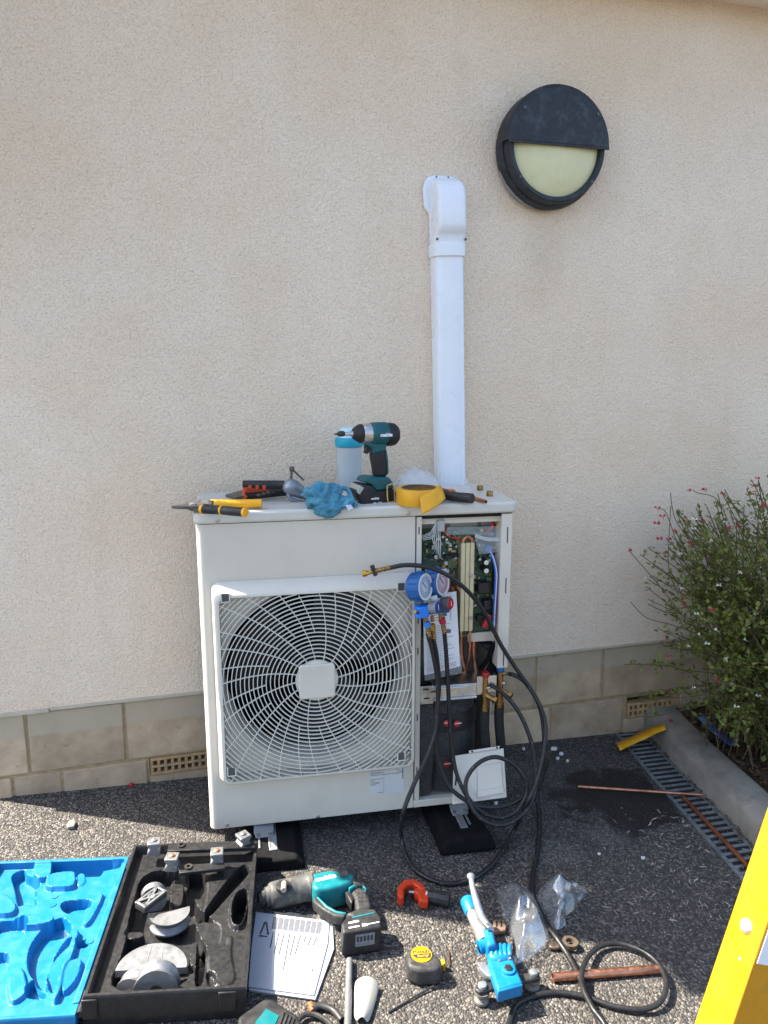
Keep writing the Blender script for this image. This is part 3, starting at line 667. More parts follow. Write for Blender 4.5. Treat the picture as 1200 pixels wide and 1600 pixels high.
def film_sheet(nm, quad, d, par, nz=.008, m=film, n=10):
    v, f = [], []
    A, B_, C_, D_ = [uf(x, y, d) for x, y in quad]
    for i in range(n+1):
        for j in range(n+1):
            u, w_ = i/n, j/n; q = (A*(1-u)+B_*u)*(1-w_)+(D_*(1-u)+C_*u)*w_; v.append(q+Vector((0, nz*mnoise.noise(q*40), 0)))
    for i in range(n):
        for j in range(n): f.append((i*(n+1)+j, i*(n+1)+j+1, (i+1)*(n+1)+j+1, (i+1)*(n+1)+j))
    return MB().add(v, f).build(nm, m, par, smooth=180)
film_sheet('cover_film', [(742, 834), (786, 832), (784, 862), (748, 866)], .012, hp)
film_sheet('cover_film', [(698, 824), (786, 822), (786, 834), (698, 836)], .012, hp)
# plates under the board
MB().prism([uf(x, y, .05) for x, y in ((731, 990), (787, 985), (787, 1000), (731, 1003))], (0, .004, 0)).build('bracket_plate', beige, hp, smooth=0)
diag = MB().prism([uf(x, y, .004) for x, y in ((661, 932), (713, 924), (719, 1041), (663, 1055))], (0, .002, 0)).build('wiring_diagram', label_paper, hp, smooth=0)
dg = MB(); A, B_, C_, D_ = [uf(x, y, .0033) for x, y in ((661, 932), (713, 924), (719, 1041), (663, 1055))]
q = lambda u, w_: (A*(1-u)+B_*u)*(1-w_)+(D_*(1-u)+C_*u)*w_
def dline(u0, w0, u1, w1, t=.0012): dg.strip([q(u0, w0), q(u1, w1)], t, (0, -.0004, 0))
for i in range(26):
    w_ = .40+i*.022; dline(.08, w_, rs.uniform(.5, .93), w_, .0009)
for i in range(9): dline(.1+rs.random()*.2, .05+i*.035, .4+rs.random()*.5, .05+i*.035, .0012)
for u in (.12, .45, .62, .8): dline(u, .06, u, .36, .0012)
for u, w_ in ((.6, .16), (.62, .27), (.72, .5)): dg.box(q(u, w_)+Vector((0, -.0002, 0)), (.014, .0005, .012))
dg.build('print', inkgrey, diag, smooth=0)
rd = MB()
for i in range(3): rd.strip([q(.08, .93+i*.022), q(.9, .93+i*.022)], .0012, (0, -.0004, 0))
rd.build('red_print', redpl, diag, smooth=0)
film_sheet('document_sleeve', [(663, 1035), (720, 1024), (722, 1052), (664, 1064)], -.004, hp, .004)
for i in range(5):
    wire('pipe', [(748+i*4, 1000+i, .10), (760+i*4, 1010, .07), (768+i*3, 1030, .07), (757+i*6, 1055, .09)], .006, blackpl)
wire('cable', [(776, 985, .03), (780, 1010, .04), (778, 1035, .05), (776, 1050, .06)], .009, black_rub)
wire('cable', [(790, 985, .03), (772, 1008, .03), (762, 1030, .04), (752, 1045, .06)], .008, black_rub)
wire('suction_pipe', [(720, 995, .12), (722, 1030, .12), (733, 1060, .12)], .009, copper); wire('suction_pipe', [(741, 995, .09), (740, 1020, .09), (745, 1060, .1)], .006, copper)
MB().prism([uf(x, y, .10) for x, y in ((757, 1030), (769, 1025), (769, 1060), (757, 1062))], (0, .003, 0)).build('tag_plate', mat('tag_pink', C('#c9a79a'), .6), hp, smooth=0)
# valve bracket
vb = MB(); 
vb.bb((.656, .0, .352), (.70, .006, .412)); vb.bb((.70, .004, .366), (.86, .010, .404)); vb.bb((.70, .004, .404), (.87, .10, .408)); vb.bb((.70, -.004, .360), (.84, .004, .367)); vb.bb((.70, -.003, .396), (.80, .004, .403)); vb.bb((.84, .0, .372), (.905, .008, .43))
vb.build('valve_bracket', zinc, hp, bevel=.0015)
for x, z in ((.668, .37), (.69, .39), (.665, .40)): MB().bb((x, -.0012, z), (x+.018, .0002, z+.004)).build('slot', dark_hole, hp, smooth=0)
# compressor in its jacket
felt = mat('felt', (.048, .047, .046), .95, var=.35, vs=120, bump=.003, bs=400)
jac = MB().lathe([(0, .098), (.03, .103), (.17, .103), (.20, .10), (.27, .098), (.30, .09), (.32, .06)], (.77, .125, .028), (0, 0, 1), 32).build('compressor_jacket', felt, hp, smooth=60)
MB().lathe([(0, .1035), (.004, .1045), (.02, .1035), (.06, .102)], (.77, .125, .238), (0, 0, 1), 32, caps=False).build('strap', mat('strap_black', (.02, .02, .02), .6), jac)
MB().prism([(.657, .012, .028), (.700, .018, .028), (.712, .020, .20), (.704, .016, .345), (.657, .012, .345)], (0, .01, 0)).build('insulation_pad', felt, hp, bevel=.004)
for px, py in ((698, 1130), (714, 1131), (698, 1194)):
    p = uf(px, py, .008); c_ = MB().lathe([(0, .0105), (.003, .0105), (.0035, .009)], (p.x, .010, p.z), (0, -1, .1), 20).build('red_tag', redpl, hp)
    MB().tube([(p.x-.008, .0055, p.z+.002), (p.x+.014, .0052, p.z+.003)], .0016, 6).build('tie', wwhite, c_)
# service valves
for (px, yt, yb, d, capm, nm) in ((755, 1052, 1112, .0, redpl, 'red'), (778, 1044, 1105, .012, mat('cap_blue', C('#2a5f9c'), .4, .4), 'blue')):
    t = uf(px, yt, d); b_ = uf(px+2, yb, d); h_ = t.z-b_.z; s_ = 1.0 if nm == 'red' else 1.2
    vv = MB().lathe([(0, .0125*s_), (.022, .0125*s_), (.024, .010*s_), (.05, .0095*s_), (.052, .0115*s_), (.062, .0115*s_), (.064, .009*s_), (h_-.02, .0085*s_), (h_-.012, .0085*s_)], (b_.x, d, b_.z), (0, 0, 1), 12).build('service_valve', brass, hp)
    MB().lathe([(0, .0115), (.003, .0125), (.013, .0125), (.016, .011)], (b_.x, d, b_.z+h_-.012), (0, 0, 1), 14).build('cap', capm, vv)
    mz = b_.z+h_*.45
    MB().cyl((b_.x, d, mz), (b_.x+.024, d-.022, mz-.010), .0095, 12).cyl((b_.x+.023, d-.021, mz-.0095), (b_.x+.030, d-.028, mz-.0125), .012, 6).build('side_port', brass, vv)
    MB().cyl((b_.x, d, mz+.02), (b_.x+.014, d-.012, mz+.028), .005, 8).build('schrader_port', steel, vv)
    e_ = uf(px+4, yb+68, d+.01)
    MB().tube(spline([(b_.x, d, b_.z+.004), (b_.x+.001, d, b_.z-.05), (e_.x, d+.004, e_.z), (e_.x+.004, d+.03, e_.z-.06), (e_.x+.01, d+.10, e_.z-.10)], 5), .0155, 12).build('lagged_pipe', mat('lagging', (.014, .014, .015), .8, var=.3, vs=60), hp)
# feet of the unit
fm = mat('galv_white', C('#8b8f91'), .45, .5, var=.1)
for px, py, d in ((412, 1298, -.002), (716, 1258, -.002)):
    p = uf(px, py, d); x = p.x
    ft = MB(); ft.prism([(x-.03, .02, -.002), (x+.03, .02, -.002), (x+.03, -.018, -.012), (x+.024, -.03, -.026), (x-.024, -.03, -.026), (x-.03, -.018, -.012)], (0, 0, -.003))
    ft.bb((x-.018, -.085, -.034), (x-.012, -.028, -.022)); ft.bb((x+.012, -.085, -.034), (x+.018, -.028, -.022)); ft.bb((x-.018, -.085, -.0375), (x+.018, -.02, -.034))
    ft.build('mounting_foot', fm, hp, bevel=.0015)
    for dx in (-.018, .018): MB().lathe([(0, .006), (.003, .0055)], (x+dx, -.02, -.018), (0, -.3, 1), 10).build('bolt', screw_m, hp)
# rubber blocks carrying the unit
for px, lbl in ((712, 'black rubber foot block under the open service side of the heat pump'), (425, 'black rubber foot block under the fan side, behind the black tool case')):
    x = uf(px, 1258 if px > 600 else 1298, 0).x+.0
    c_ = UM @ Vector((x, -.0, 0)); zb = gz(c_.x)
    fb = thing('foot_block', lbl, 'foot block', Matrix.Translation((c_.x, c_.y, zb)) @ Matrix.Rotation(UYAW, 4, 'Z'), 'rubber foot blocks under the heat pump')
    top = .12-zb-.0385
    v, f = [], []
    for z, wx in ((.002, .092), (top*.35, .090), (top*.8, .080), (top+.012, .066)):
        for (a, b_) in ((-wx, -.155+z*.25), (wx, -.155+z*.25), (wx, .30), (-wx, .30)): v.append((a, b_, z))
    for k in range(3):
        for i in range(4): j = (i+1) % 4; f.append((k*4+i, k*4+j, k*4+4+j, k*4+4+i))
    f += [(3, 2, 1, 0), (12, 13, 14, 15)]
    MB().add(v, f).build('rubber_body', black_rub, fb, bevel=.012, seg=3)
    MB().bb((-.012, -.10, top+.0124), (.012, .26, top+.015)).build('channel', fm, fb, bevel=.001)
# leaning access cover
cq = [uf(*q_) for q_ in ((709, 1181, -.035), (787, 1169, -.035), (792, 1246, -.11), (707, 1257, -.11))]
ac = thing('access_cover', 'small cream metal access cover leaning under the service valves', 'cover', UM @ Matrix.Translation(cq[3]))
A, B_, C_, D_ = [UM @ c_ for c_ in cq]; nn = (B_-A).cross(D_-A).normalized(); nn = nn if nn.y < 0 else -nn
MB().prism([A, B_, C_, D_], -nn*.004).build('plate', beige, ac, W=True, bevel=.0015)
ip = lambda u, w_, o=0: (A*(1-u)+B_*u)*(1-w_)+(D_*(1-u)+C_*u)*w_+nn*o
MB().prism([ip(u, w_, .0005) for u, w_ in ((.46, .30), (.93, .28), (.93, .90), (.46, .93))], nn*.004).build('raised_panel', beige, ac, W=True, bevel=.0015)
MB().prism([ip(u, w_, .0045) for u, w_ in ((.45, .80), (.94, .78), (.94, .90), (.45, .93))], nn*.003).build('lower_lip', beige, ac, W=True, bevel=.001)
MB().prism([ip(.30, -.06, .0), ip(.92, -.06, .0), ip(.90, .0, .0), ip(.30, .0, .0)], nn*.004).build('top_tab', beige, ac, W=True, bevel=.001)
for u in (.36, .86): 
    q_ = ip(u, -.03, .0042); MB().lathe([(0, .0035), (.0006, .003)], q_, nn, 10).build('screw_hole', dark_hole, ac, W=True)
MB().prism([ip(u, w_, .0005) for u, w_ in ((.05, .36), (.075, .36), (.06, .62), (.03, .62))], nn*.001).build('slot', dark_hole, ac, W=True, smooth=0)

# ================================================================== tools and things on the lid
ZL = .12+.990
def lidp(px, py, h=0.0): return zp(px, py, ZL+h)
def lidM(px, py, rz=0.0):
    p = lidp(px, py); return Matrix.Translation(p) @ Matrix.Rotation(rz, 4, 'Z')
def vface(o, yaw):                                       # upright plane through o; returns px -> (a, z) and frame
    n = Vector((math.sin(yaw), -math.cos(yaw), 0)); ex = Vector((math.cos(yaw), math.sin(yaw), 0))
    def f(px, py, off=0.0): return hit(px, py, o+n*off, n)
    return f, ex, n
def cut(pts, f, n, t, off=0.):                           # surveyed outline on an upright plane, thickness t centred on it
    P = [f(x, y) for x, y in pts]; return MB().prism([p+n*(t/2+off) for p in P], -n*t)

# ---- impact driver standing on its battery
do = lidp(583, 783); f, ex, nn = vface(do, R(8))
drv = thing('impact_driver', 'dark teal cordless impact driver standing upright on its battery on the lid', 'driver', Matrix.Translation(do))
dteal = mat('driver_teal', C('#0c5055'), .45, var=.12, vs=30); dblk = mat('driver_rubber', (.013, .013, .014), .6, var=.2, vs=40)
def ax_l(px0, px1, py, prof, name, m, n=22, sq=1.0):     # lathe along the tool axis; prof (px, r)
    o = f(px0, py); ks = [((f(x, py)-o).dot(ex), r) for x, r in prof]
    ks = sorted(ks); return MB().lathe(ks, o, ex, n).build(name, m, drv, W=True, smooth=50)
yA = 678
z6 = lambda x: 500+x/8.571; z6y = lambda y: 650+y/8.571
ax_l(580, 612, yA, [(577, .028), (579, .033), (585, .035), (597, .035), (603, .034)], 'motor_housing', dteal)
MB().lathe([(0, .0345), (.014, .0355), (.028, .033), (.038, .024), (.041, .01)], f(602.5, yA+1), ex, 24).build('rear_cap', dblk, drv, W=True, smooth=50)
ax_l(564, 577, yA, [(564, .026), (566, .029), (573, .031), (577.5, .031)], 'gear_case', mat('gear_alloy', (.52, .51, .48), .35, .9, var=.15, vs=40))
ax_l(550, 565, yA, [(550.5, .012), (552, .016), (556, .022), (561, .028), (565, .0285)], 'nose_bumper', dblk)
ax_l(539, 551, yA, [(537, .0055), (546, .0055), (551, .009)], 'bit_shank', steel, 10)
ax_l(527, 540, yA, [(528, .006), (530, .0085), (536, .0085), (538.5, .006)], 'bit_holder', mat('bit_dark', (.05, .05, .05), .4, .6), 12)
ax_l(520, 529, yA+.5, [(521.5, .001), (526, .003), (529, .004)], 'bit', MATS['bit_dark'], 8)
cut([(z6(x), z6y(y)) for x, y in ((560, 340), (690, 330), (880, 330), (862, 420), (850, 470), (670, 500), (690, 430), (580, 385))], f, nn, .036).build('switch_housing', dteal, drv, W=True, bevel=.007, seg=3)
hd = cut([(z6(x), z6y(y)) for x, y in ((672, 470), (855, 440), (880, 560), (888, 700), (878, 815), (715, 815), (700, 680), (676, 560))], f, nn, .034).build('handle', dblk, drv, W=True, bevel=.011, seg=4)
cut([(z6(x), z6y(y)) for x, y in ((843, 450), (862, 440), (886, 590), (890, 760), (872, 780), (862, 600))], f, nn, .0355).build('handle_stripe', dteal, drv, W=True, bevel=.002)
cut([(z6(x), z6y(y)) for x, y in ((592, 395), (668, 400), (655, 470), (630, 510), (585, 495), (600, 450))], f, nn, .020).build('trigger', dblk, drv, W=True, bevel=.004)
cut([(z6(x), z6y(y)) for x, y in ((545, 820), (600, 800), (880, 805), (905, 840), (945, 900), (935, 960), (700, 985), (640, 900), (520, 870))], f, nn, .062).build('battery_mount', dteal, drv, W=True, bevel=.007, seg=3)
bat = cut([(z6(x), z6y(y)) for x, y in ((500, 890), (650, 915), (700, 990), (945, 955), (965, 1010), (955, 1150), (540, 1192), (500, 1160), (420, 1010))], f, nn, .070).build('battery', dblk, drv, W=True, bevel=.006, seg=3)
cut([(z6(x), z6y(y)) for x, y in ((470, 905), (540, 935), (475, 1035), (435, 1000))], f, nn, .0708).build('button_panel', mat('panel_grey', C('#a3a69c'), .5), drv, W=True, bevel=.002)
hk = MB().tube(spline([f(z6(x), z6y(y))+nn*.041 for x, y in ((825, 905), (838, 1110), (900, 1120), (925, 1105), (912, 905), (870, 890), (830, 905))], 5), .0024, 6).build('belt_hook', mat('hook_gold', C('#cdb277'), .35, .7), drv, W=True)
def vtext(body, px, py, size, off, m=whiteink, shear=.25, fat=.0002):
    o = f(px, py)+nn*off; text('lettering', body, size, m, drv, frame(o, ex, (0, 0, 1)), shear, fat, W=True)
vtext('makita', z6(822), z6y(240), .0145, .0368, fat=.0006)
vtext('makita', z6(675), z6y(1080), .010, .0354); vtext('18v 3.0', z6(700), z6y(1145), .010, .0354)

# ---- shaker bottle
bo = lidp(546, 764); H = (hit(546, 668, bo, Vector((0, -1, 0)))-bo).z
bt = thing('shaker_bottle', 'frosted plastic shaker bottle with turquoise lid behind the impact driver', 'bottle', Matrix.Translation(bo))
rb = .0425
MB().lathe([(0, rb*.86), (.004, rb*.9), (H*.3, rb*.95), (H*.69, rb), (H*.69, rb*.96), (H*.3, rb*.91), (.006, rb*.85)], (0, 0, 0), (0, 0, 1), 36, caps=True).build('cup', mat('frosted', C('#c8ced0'), .45, var=.04, alpha=.62), bt, smooth=60)
MB().lathe([(H*.70, rb*1.05), (H*.72, rb*1.10), (H*.80, rb*1.10), (H*.83, rb*1.06), (H*.845, rb*.95)], (0, 0, 0), (0, 0, 1), 36).build('lid', mat('turquoise', C('#189db4'), .4, var=.05), bt, smooth=50)
MB().lathe([(H*.845, rb*.80), (H*.93, rb*.76), (H*.985, rb*.70), (H, rb*.6)], (0, 0, 0), (0, 0, 1), 30).build('spout_cap', mat('turquoise_pale', C('#bfe0e2'), .4), bt, smooth=50)
MB().lathe([(.008, rb*.80), (H*.10, rb*.83), (H*.102, rb*.5)], (0, 0, 0), (0, 0, 1), 30).build('powder', mat('powder', C('#9fb0b2'), .8), bt)

# ---- blue rag: folded cloth
def blob_cloth(name, c, dims, rz, m, parent, seed, amp, fq, n=48, k=30, flat=True):
    v, f = [], []; Mz = Matrix.Rotation(rz, 3, 'Z')
    for i in range(k+1):
        ph = math.pi*i/k-math.pi/2
        for j in range(n):
            th = 2*math.pi*j/n; d = Vector((math.cos(ph)*math.cos(th), math.cos(ph)*math.sin(th), math.sin(ph)))
            w_ = 1-abs(mnoise.noise(d*fq+Vector((seed, 0, 0)))); w2 = mnoise.noise(d*fq*2.3+Vector((0, seed, 0)))
            s = 1+amp*(w_*1.6-1.1)+amp*.2*w2+.10*math.sin(9*th+4*mnoise.noise(d*1.4+Vector((seed, 1, 2)))+5*d.z)*math.cos(ph)
            p = Vector((d.x*dims[0]*s, d.y*dims[1]*s, d.z*dims[2]*s))
            p = Mz @ p
            if flat: p.z = max(p.z, -dims[2]*.82)
            v.append(Vector(c)+p)
    for i in range(k):
        for j in range(n): f.append((i*n+j, i*n+(j+1) % n, (i+1)*n+(j+1) % n, (i+1)*n+j))
    return MB().add(v, f).build(name, m, parent, W=True, smooth=180)
cloth = mat('rag_blue', C('#4b879d'), .9, var=.28, vs=28, bump=.0012, bs=700)
ro = lidp(512, 793); rag = thing('rag', 'crumpled blue cloth rag at the lid edge beside the impact driver', 'rag', Matrix.Translation(ro))
blob_cloth('cloth_heap', (ro.x-.012, ro.y+.018, ZL+.028), (.052, .046, .038), .2, cloth, rag, 3.1, .5, 1.6)
blob_cloth('cloth_fold', (ro.x+.046, ro.y-.006, ZL+.014), (.034, .026, .018), -.35, cloth, rag, 8.3, .45, 1.7)
blob_cloth('cloth_hang', (ro.x-.004, ro.y-.026, ZL+.001), (.036, .016, .024), .05, cloth, rag, 5.3, .4, 1.7, flat=False)
MB().tube(spline([(ro.x+.03, ro.y+.01, ZL+.05), (ro.x+.06, ro.y+.015, ZL+.05), (ro.x+.072, ro.y-.004, ZL+.022), (ro.x+.078, ro.y-.03, ZL+.008)], 5), .007, 8).build('cloth_edge', cloth, rag, W=True)
tg = MB(); q0 = [lidp(x, y, .012) for x, y in ((538, 786), (546, 785), (552, 794), (544, 797))]
tg.prism(q0, (0, 0, -.001)).build('care_label', mat('care_white', C('#c9cad8'), .7, var=.3, vs=90), rag, W=True, smooth=0)

# ---- yellow tape roll with loose tail
to = lidp(652, 787); tape_y = mat('tape_yellow', C('#d49a1d'), .5, var=.1, vs=20)
tr = thing('tape_roll', 'roll of yellow adhesive tape with a loose end hanging over the lid edge', 'tape', Matrix.Translation(to))
MB().lathe([(0, .052), (.0, .0655), (.002, .0665), (.046, .0665), (.048, .0655), (.048, .052), (.04, .0515), (.008, .0515)], (to.x+.004, to.y, ZL+.0005), (0, 0, 1), 40, caps=False).build('roll', tape_y, tr, W=True, smooth=35)
MB().lathe([(0, .048), (0, .0515), (.049, .0515), (.049, .048)], (to.x+.004, to.y, ZL+.0008), (0, 0, 1), 40, caps=False).build('core', mat('card_core', C('#6f5b46'), .9), tr, W=True, smooth=35)
v = []; tp = [((690, 757), .046), ((693, 772), .040), ((695, 781), .030)]
A = [hit(688, 757, to+Vector((.03, -.05, 0)), Vector((.2, -1, 0))), hit(697, 779, to+Vector((.03, -.075, 0)), Vector((.2, -1, 0))), hit(659, 805, to+Vector((.03, -.08, 0)), Vector((.2, -1, 0))), hit(656, 776, to+Vector((.03, -.06, 0)), Vector((.2, -1, 0)))]
n_ = 8; v, ff = [], []
for i in range(n_+1):
    for j in range(n_+1):
        u, w_ = i/n_, j/n_; p = (A[0]*(1-u)+A[3]*u)*(1-w_)+(A[1]*(1-u)+A[2]*u)*w_
        v.append(p+Vector((0, -.010*math.sin(math.pi*u)+.004*mnoise.noise(p*60), 0)))
for i in range(n_):
    for j in range(n_): ff.append((i*(n_+1)+j, i*(n_+1)+j+1, (i+1)*(n_+1)+j+1, (i+1)*(n_+1)+j))
tl = MB().add(v, ff).build('loose_end', tape_y, tr, W=True, smooth=180); sd = tl.modifiers.new('s', 'SOLIDIFY'); sd.thickness = .0008

# ---- polythene bag on the lid
def crumple(name, outline, ctr, m, parent, hfun, rings=9, seed=0, amp=.006, fq=45, sm=25):
    P = spline(outline+[outline[0]], 4)[:-1]; c = Vector(ctr); n = len(P); v = [c+Vector((0, 0, hfun(0)))]; f = []
    for i in range(1, rings+1):
        t = i/rings
        for p in P:
            q_ = c.lerp(Vector(p), t); h = hfun(t)
            w_ = (1-abs(mnoise.noise(q_*fq+Vector((seed, 0, 0)))))*amp*1.8+mnoise.noise(q_*fq*2.2+Vector((0, seed, 0)))*amp
            v.append(q_+Vector((mnoise.noise(q_*fq+Vector((9, seed, 0)))*amp*.7, mnoise.noise(q_*fq+Vector((5, 5, seed)))*amp*.7, h+w_*(.35+.65*(1-t)))))
    for k in range(n): f.append((0, 1+k, 1+(k+1) % n))
    for i in range(rings-1):
        for k in range(n): a = 1+i*n; f.append((a+k, a+n+k, a+n+(k+1) % n, a+(k+1) % n))
    o = MB().add(v, f).build(name, m, parent, W=True, smooth=sm); return o
polyb = mat('polythene', C('#dcdedf'), .22, var=.03, alpha=.5, spec=.7)
po = lidp(645, 768); pb = thing('polythene_bag', 'crumpled milky polythene bag behind the yellow tape roll', 'bag', Matrix.Translation(po))
ol = [lidp(x, y) for x, y in ((612, 772), (640, 764), (676, 768), (690, 776), (676, 781), (640, 782), (616, 780))]
crumple('film', ol, sum(ol, Vector())/7, polyb, pb, lambda t: .062*(1-t**3.5)+.004, 14, 3.3, .014, 22, 60)

# ---- clear offcut of film by the trunking
fo = lidp(727, 772); fs = thing('film_scrap', 'small crinkled scrap of clear film beside the trunking foot', 'film')
ol = [lidp(x, y) for x, y in ((714, 772), (724, 767), (736, 771), (738, 778), (726, 780))]
crumple('film', ol, sum(ol, Vector())/5, film, fs, lambda t: .036*(1-t)+.003, 8, 7.7, .008, 70)
fs.location = (0, 0, 0)

# ---- black handled knife with a red end
ko = lidp(714, 781); kn = thing('utility_knife', 'black handled trimming knife with a red end beside the tape', 'knife', Matrix.Translation(ko))
MB().tube(spline([lidp(x, y, .018) for x, y in ((692, 772), (704, 775), (718, 777), (730, 778), (738, 779))], 4), .015, 10, rad=None).build('handle', blackpl, kn, W=True)
MB().tube([lidp(686, 768, .02), lidp(702, 771, .02)], .0125, 10).build('red_grip', redpl, kn, W=True)
MB().tube([lidp(702, 770, .021), lidp(708, 771, .021)], .013, 10).build('orange_collar', wor, kn, W=True)
cs = thing('copper_stub', 'short copper pipe offcut on the right of the lid', 'pipe', lidM(751, 781))
a, b_ = lidp(742, 779, .0065), lidp(759, 784, .0065)
MB().lathe([(0, .0045), (0, .0063), ((b_-a).length, .0063), ((b_-a).length, .0045), (.004, .0045)], a, b_-a, 14, caps=False).build('pipe', copper, cs, W=True)
for i, (px, py, lbl) in enumerate(((750, 766, 'brass flare cap at the back right of the lid, farther from the copper stub'), (765, 775, 'brass flare cap on the right of the lid, nearer the copper stub'))):
    p = lidp(px, py)
    tag(MB().lathe([(0, .0085), (.0, .0105), (.002, .0105), (.014, .0105), (.016, .0095), (.0162, .003)], p, (0, 0, 1), 6 if i == 0 else 14).build('brass_cap', brass, bevel=.0006), lbl, 'cap', 'brass caps on the lid')

# ---- snips with yellow handles at the left corner
so_ = lidp(330, 795); sn = thing('snips', 'metal snips with yellow and black handles at the left lid corner', 'snips', Matrix.Translation(so_))
dsteel = mat('dark_steel', (.12, .115, .11), .4, .9, var=.3, vs=50)
z5 = lambda x, y: (260+x/5, 720+y/5)
def lidcut(pts, h0, h1, name, m, par, bevel=.003, seg=3):
    return MB().prism([lidp(x, y, h1) for x, y in pts], (0, 0, -(h1-h0))).build(name, m, par, W=True, bevel=bevel, seg=seg)
lidcut([z5(*p) for p in ((38, 350), (170, 330), (280, 335), (285, 352), (180, 357), (90, 356))], .012, .020, 'blade', dsteel, sn, .001)
lidcut([z5(*p) for p in ((150, 345), (280, 340), (300, 372), (240, 378), (180, 368))], .004, .012, 'blade', dsteel, sn, .001)
MB().lathe([(0, .011), (.003, .011), (.004, .007)], lidp(*z5(205, 340), .0205), (0, 0, 1), 12).build('pivot', steel, sn, W=True)
MB().tube(spline([lidp(*z5(*p), .016) for p in ((350, 335), (420, 338), (520, 336), (640, 334), (745, 333))], 4), .0125, 10).build('handle', yellow, sn, W=True)
MB().tube(spline([lidp(*z5(*p), .017) for p in ((245, 330), (300, 332), (370, 338))], 4), .0105, 8).build('tang', dsteel, sn, W=True)
hh = MB().tube(spline([lidp(*z5(*p), .013) for p in ((275, 378), (350, 382), (430, 385), (520, 395), (612, 402))], 4), .0125, 10).build('handle', blackpl, sn, W=True)
for a, b_ in (((272, 377), (292, 379)), ((424, 385), (436, 386)), ((604, 401), (622, 403))): MB().tube([lidp(*z5(*a), .0132), lidp(*z5(*b_), .0132)], .0131, 10).build('yellow_band', yellow, hh, W=True)

# ---- folding key set
fk = thing('folding_key_set', 'black folding key set with orange middle, opened, behind the snips', 'key set', lidM(405, 770))
oran = mat('orange_plastic', C('#b8431f'), .45, var=.1)
MB().tube(spline([lidp(*z5(*p), .050) for p in ((600, 187), (700, 187), (860, 187), (960, 190))], 3), .0135, 12).build('handle', blackpl, fk, W=True)
MB().tube(spline([lidp(*z5(*p), .018) for p in ((618, 266), (740, 258), (850, 246), (950, 236))], 3), .0145, 10).build('handle', blackpl, fk, W=True)
MB().tube(spline([lidp(*z5(*p), .036) for p in ((605, 232), (680, 224), (790, 216))], 3), .0095, 8).build('spine', oran, fk, W=True)
MB().tube(spline([lidp(*z5(*p), .022) for p in ((610, 232), (607, 262), (616, 280))], 3), .006, 8).build('spine_end', oran, fk, W=True)
for i, p in enumerate(((655, 206), (710, 208), (765, 208))): MB().box(lidp(*z5(*p), .046), (.010, .010, .012)).build('stop', oran, fk, W=True, bevel=.002)
lidcut([z5(*p) for p in ((460, 264), (520, 246), (600, 226), (610, 275), (540, 282))], .008, .016, 'blade', dsteel, fk, .001)
for i in range(6):
    p = z5(720+i*38, 270-i*10); MB().lathe([(0, .006), (.003, .0055)], lidp(*p, .032), (0, -.4, 1), 10).build('rivet', dsteel, fk, W=True)

# ---- flaring tool
ft = thing('flaring_tool', 'grey metal flaring tool with a T handle lying behind the rag', 'flaring tool', lidM(465, 785))
alloy = mat('alloy_grey', C('#8b9196'), .45, .6, var=.15, vs=30)
fq_, fex, fnn = vface(lidp(465, 783), R(12)); fz = lambda x, y, o=0.: fq_(*z5(x, y))+fnn*o
a = fz(950, 190); b_ = fz(1085, 265); dv = (b_-a).normalized(); Ln = (b_-a).length
MB().lathe([(-.012, .010), (-.008, .018), (0, .024), (Ln*.3, .025), (Ln*.7, .021), (Ln*.95, .017), (Ln, .012)], a, dv, 22).build('cone_body', alloy, ft, W=True, smooth=45)
MB().lathe([(Ln, .014), (Ln*1.3, .013), (Ln*1.32, .008), (Ln*1.6, .008)], a, dv, 14).build('collar', blackpl, ft, W=True)
en = fz(980, 62); MB().cyl(fz(972, 150), en, .0042, 10).build('spindle', dsteel, ft, W=True)
MB().box(en, (.014, .012, .014)).build('handle_boss', dsteel, ft, W=True, bevel=.002)
MB().cyl(fz(985, 66, -.004), fz(1062, 148, .012), .0032, 8).build('t_bar', dsteel, ft, W=True)
MB().tube(spline([fz(950, 230), fz(960, 285, .005), fz(1000, 310, .01), fz(1075, 330, .015), fz(1120, 335, .02)], 5), .0075, 8).build('yoke', alloy, ft, W=True)

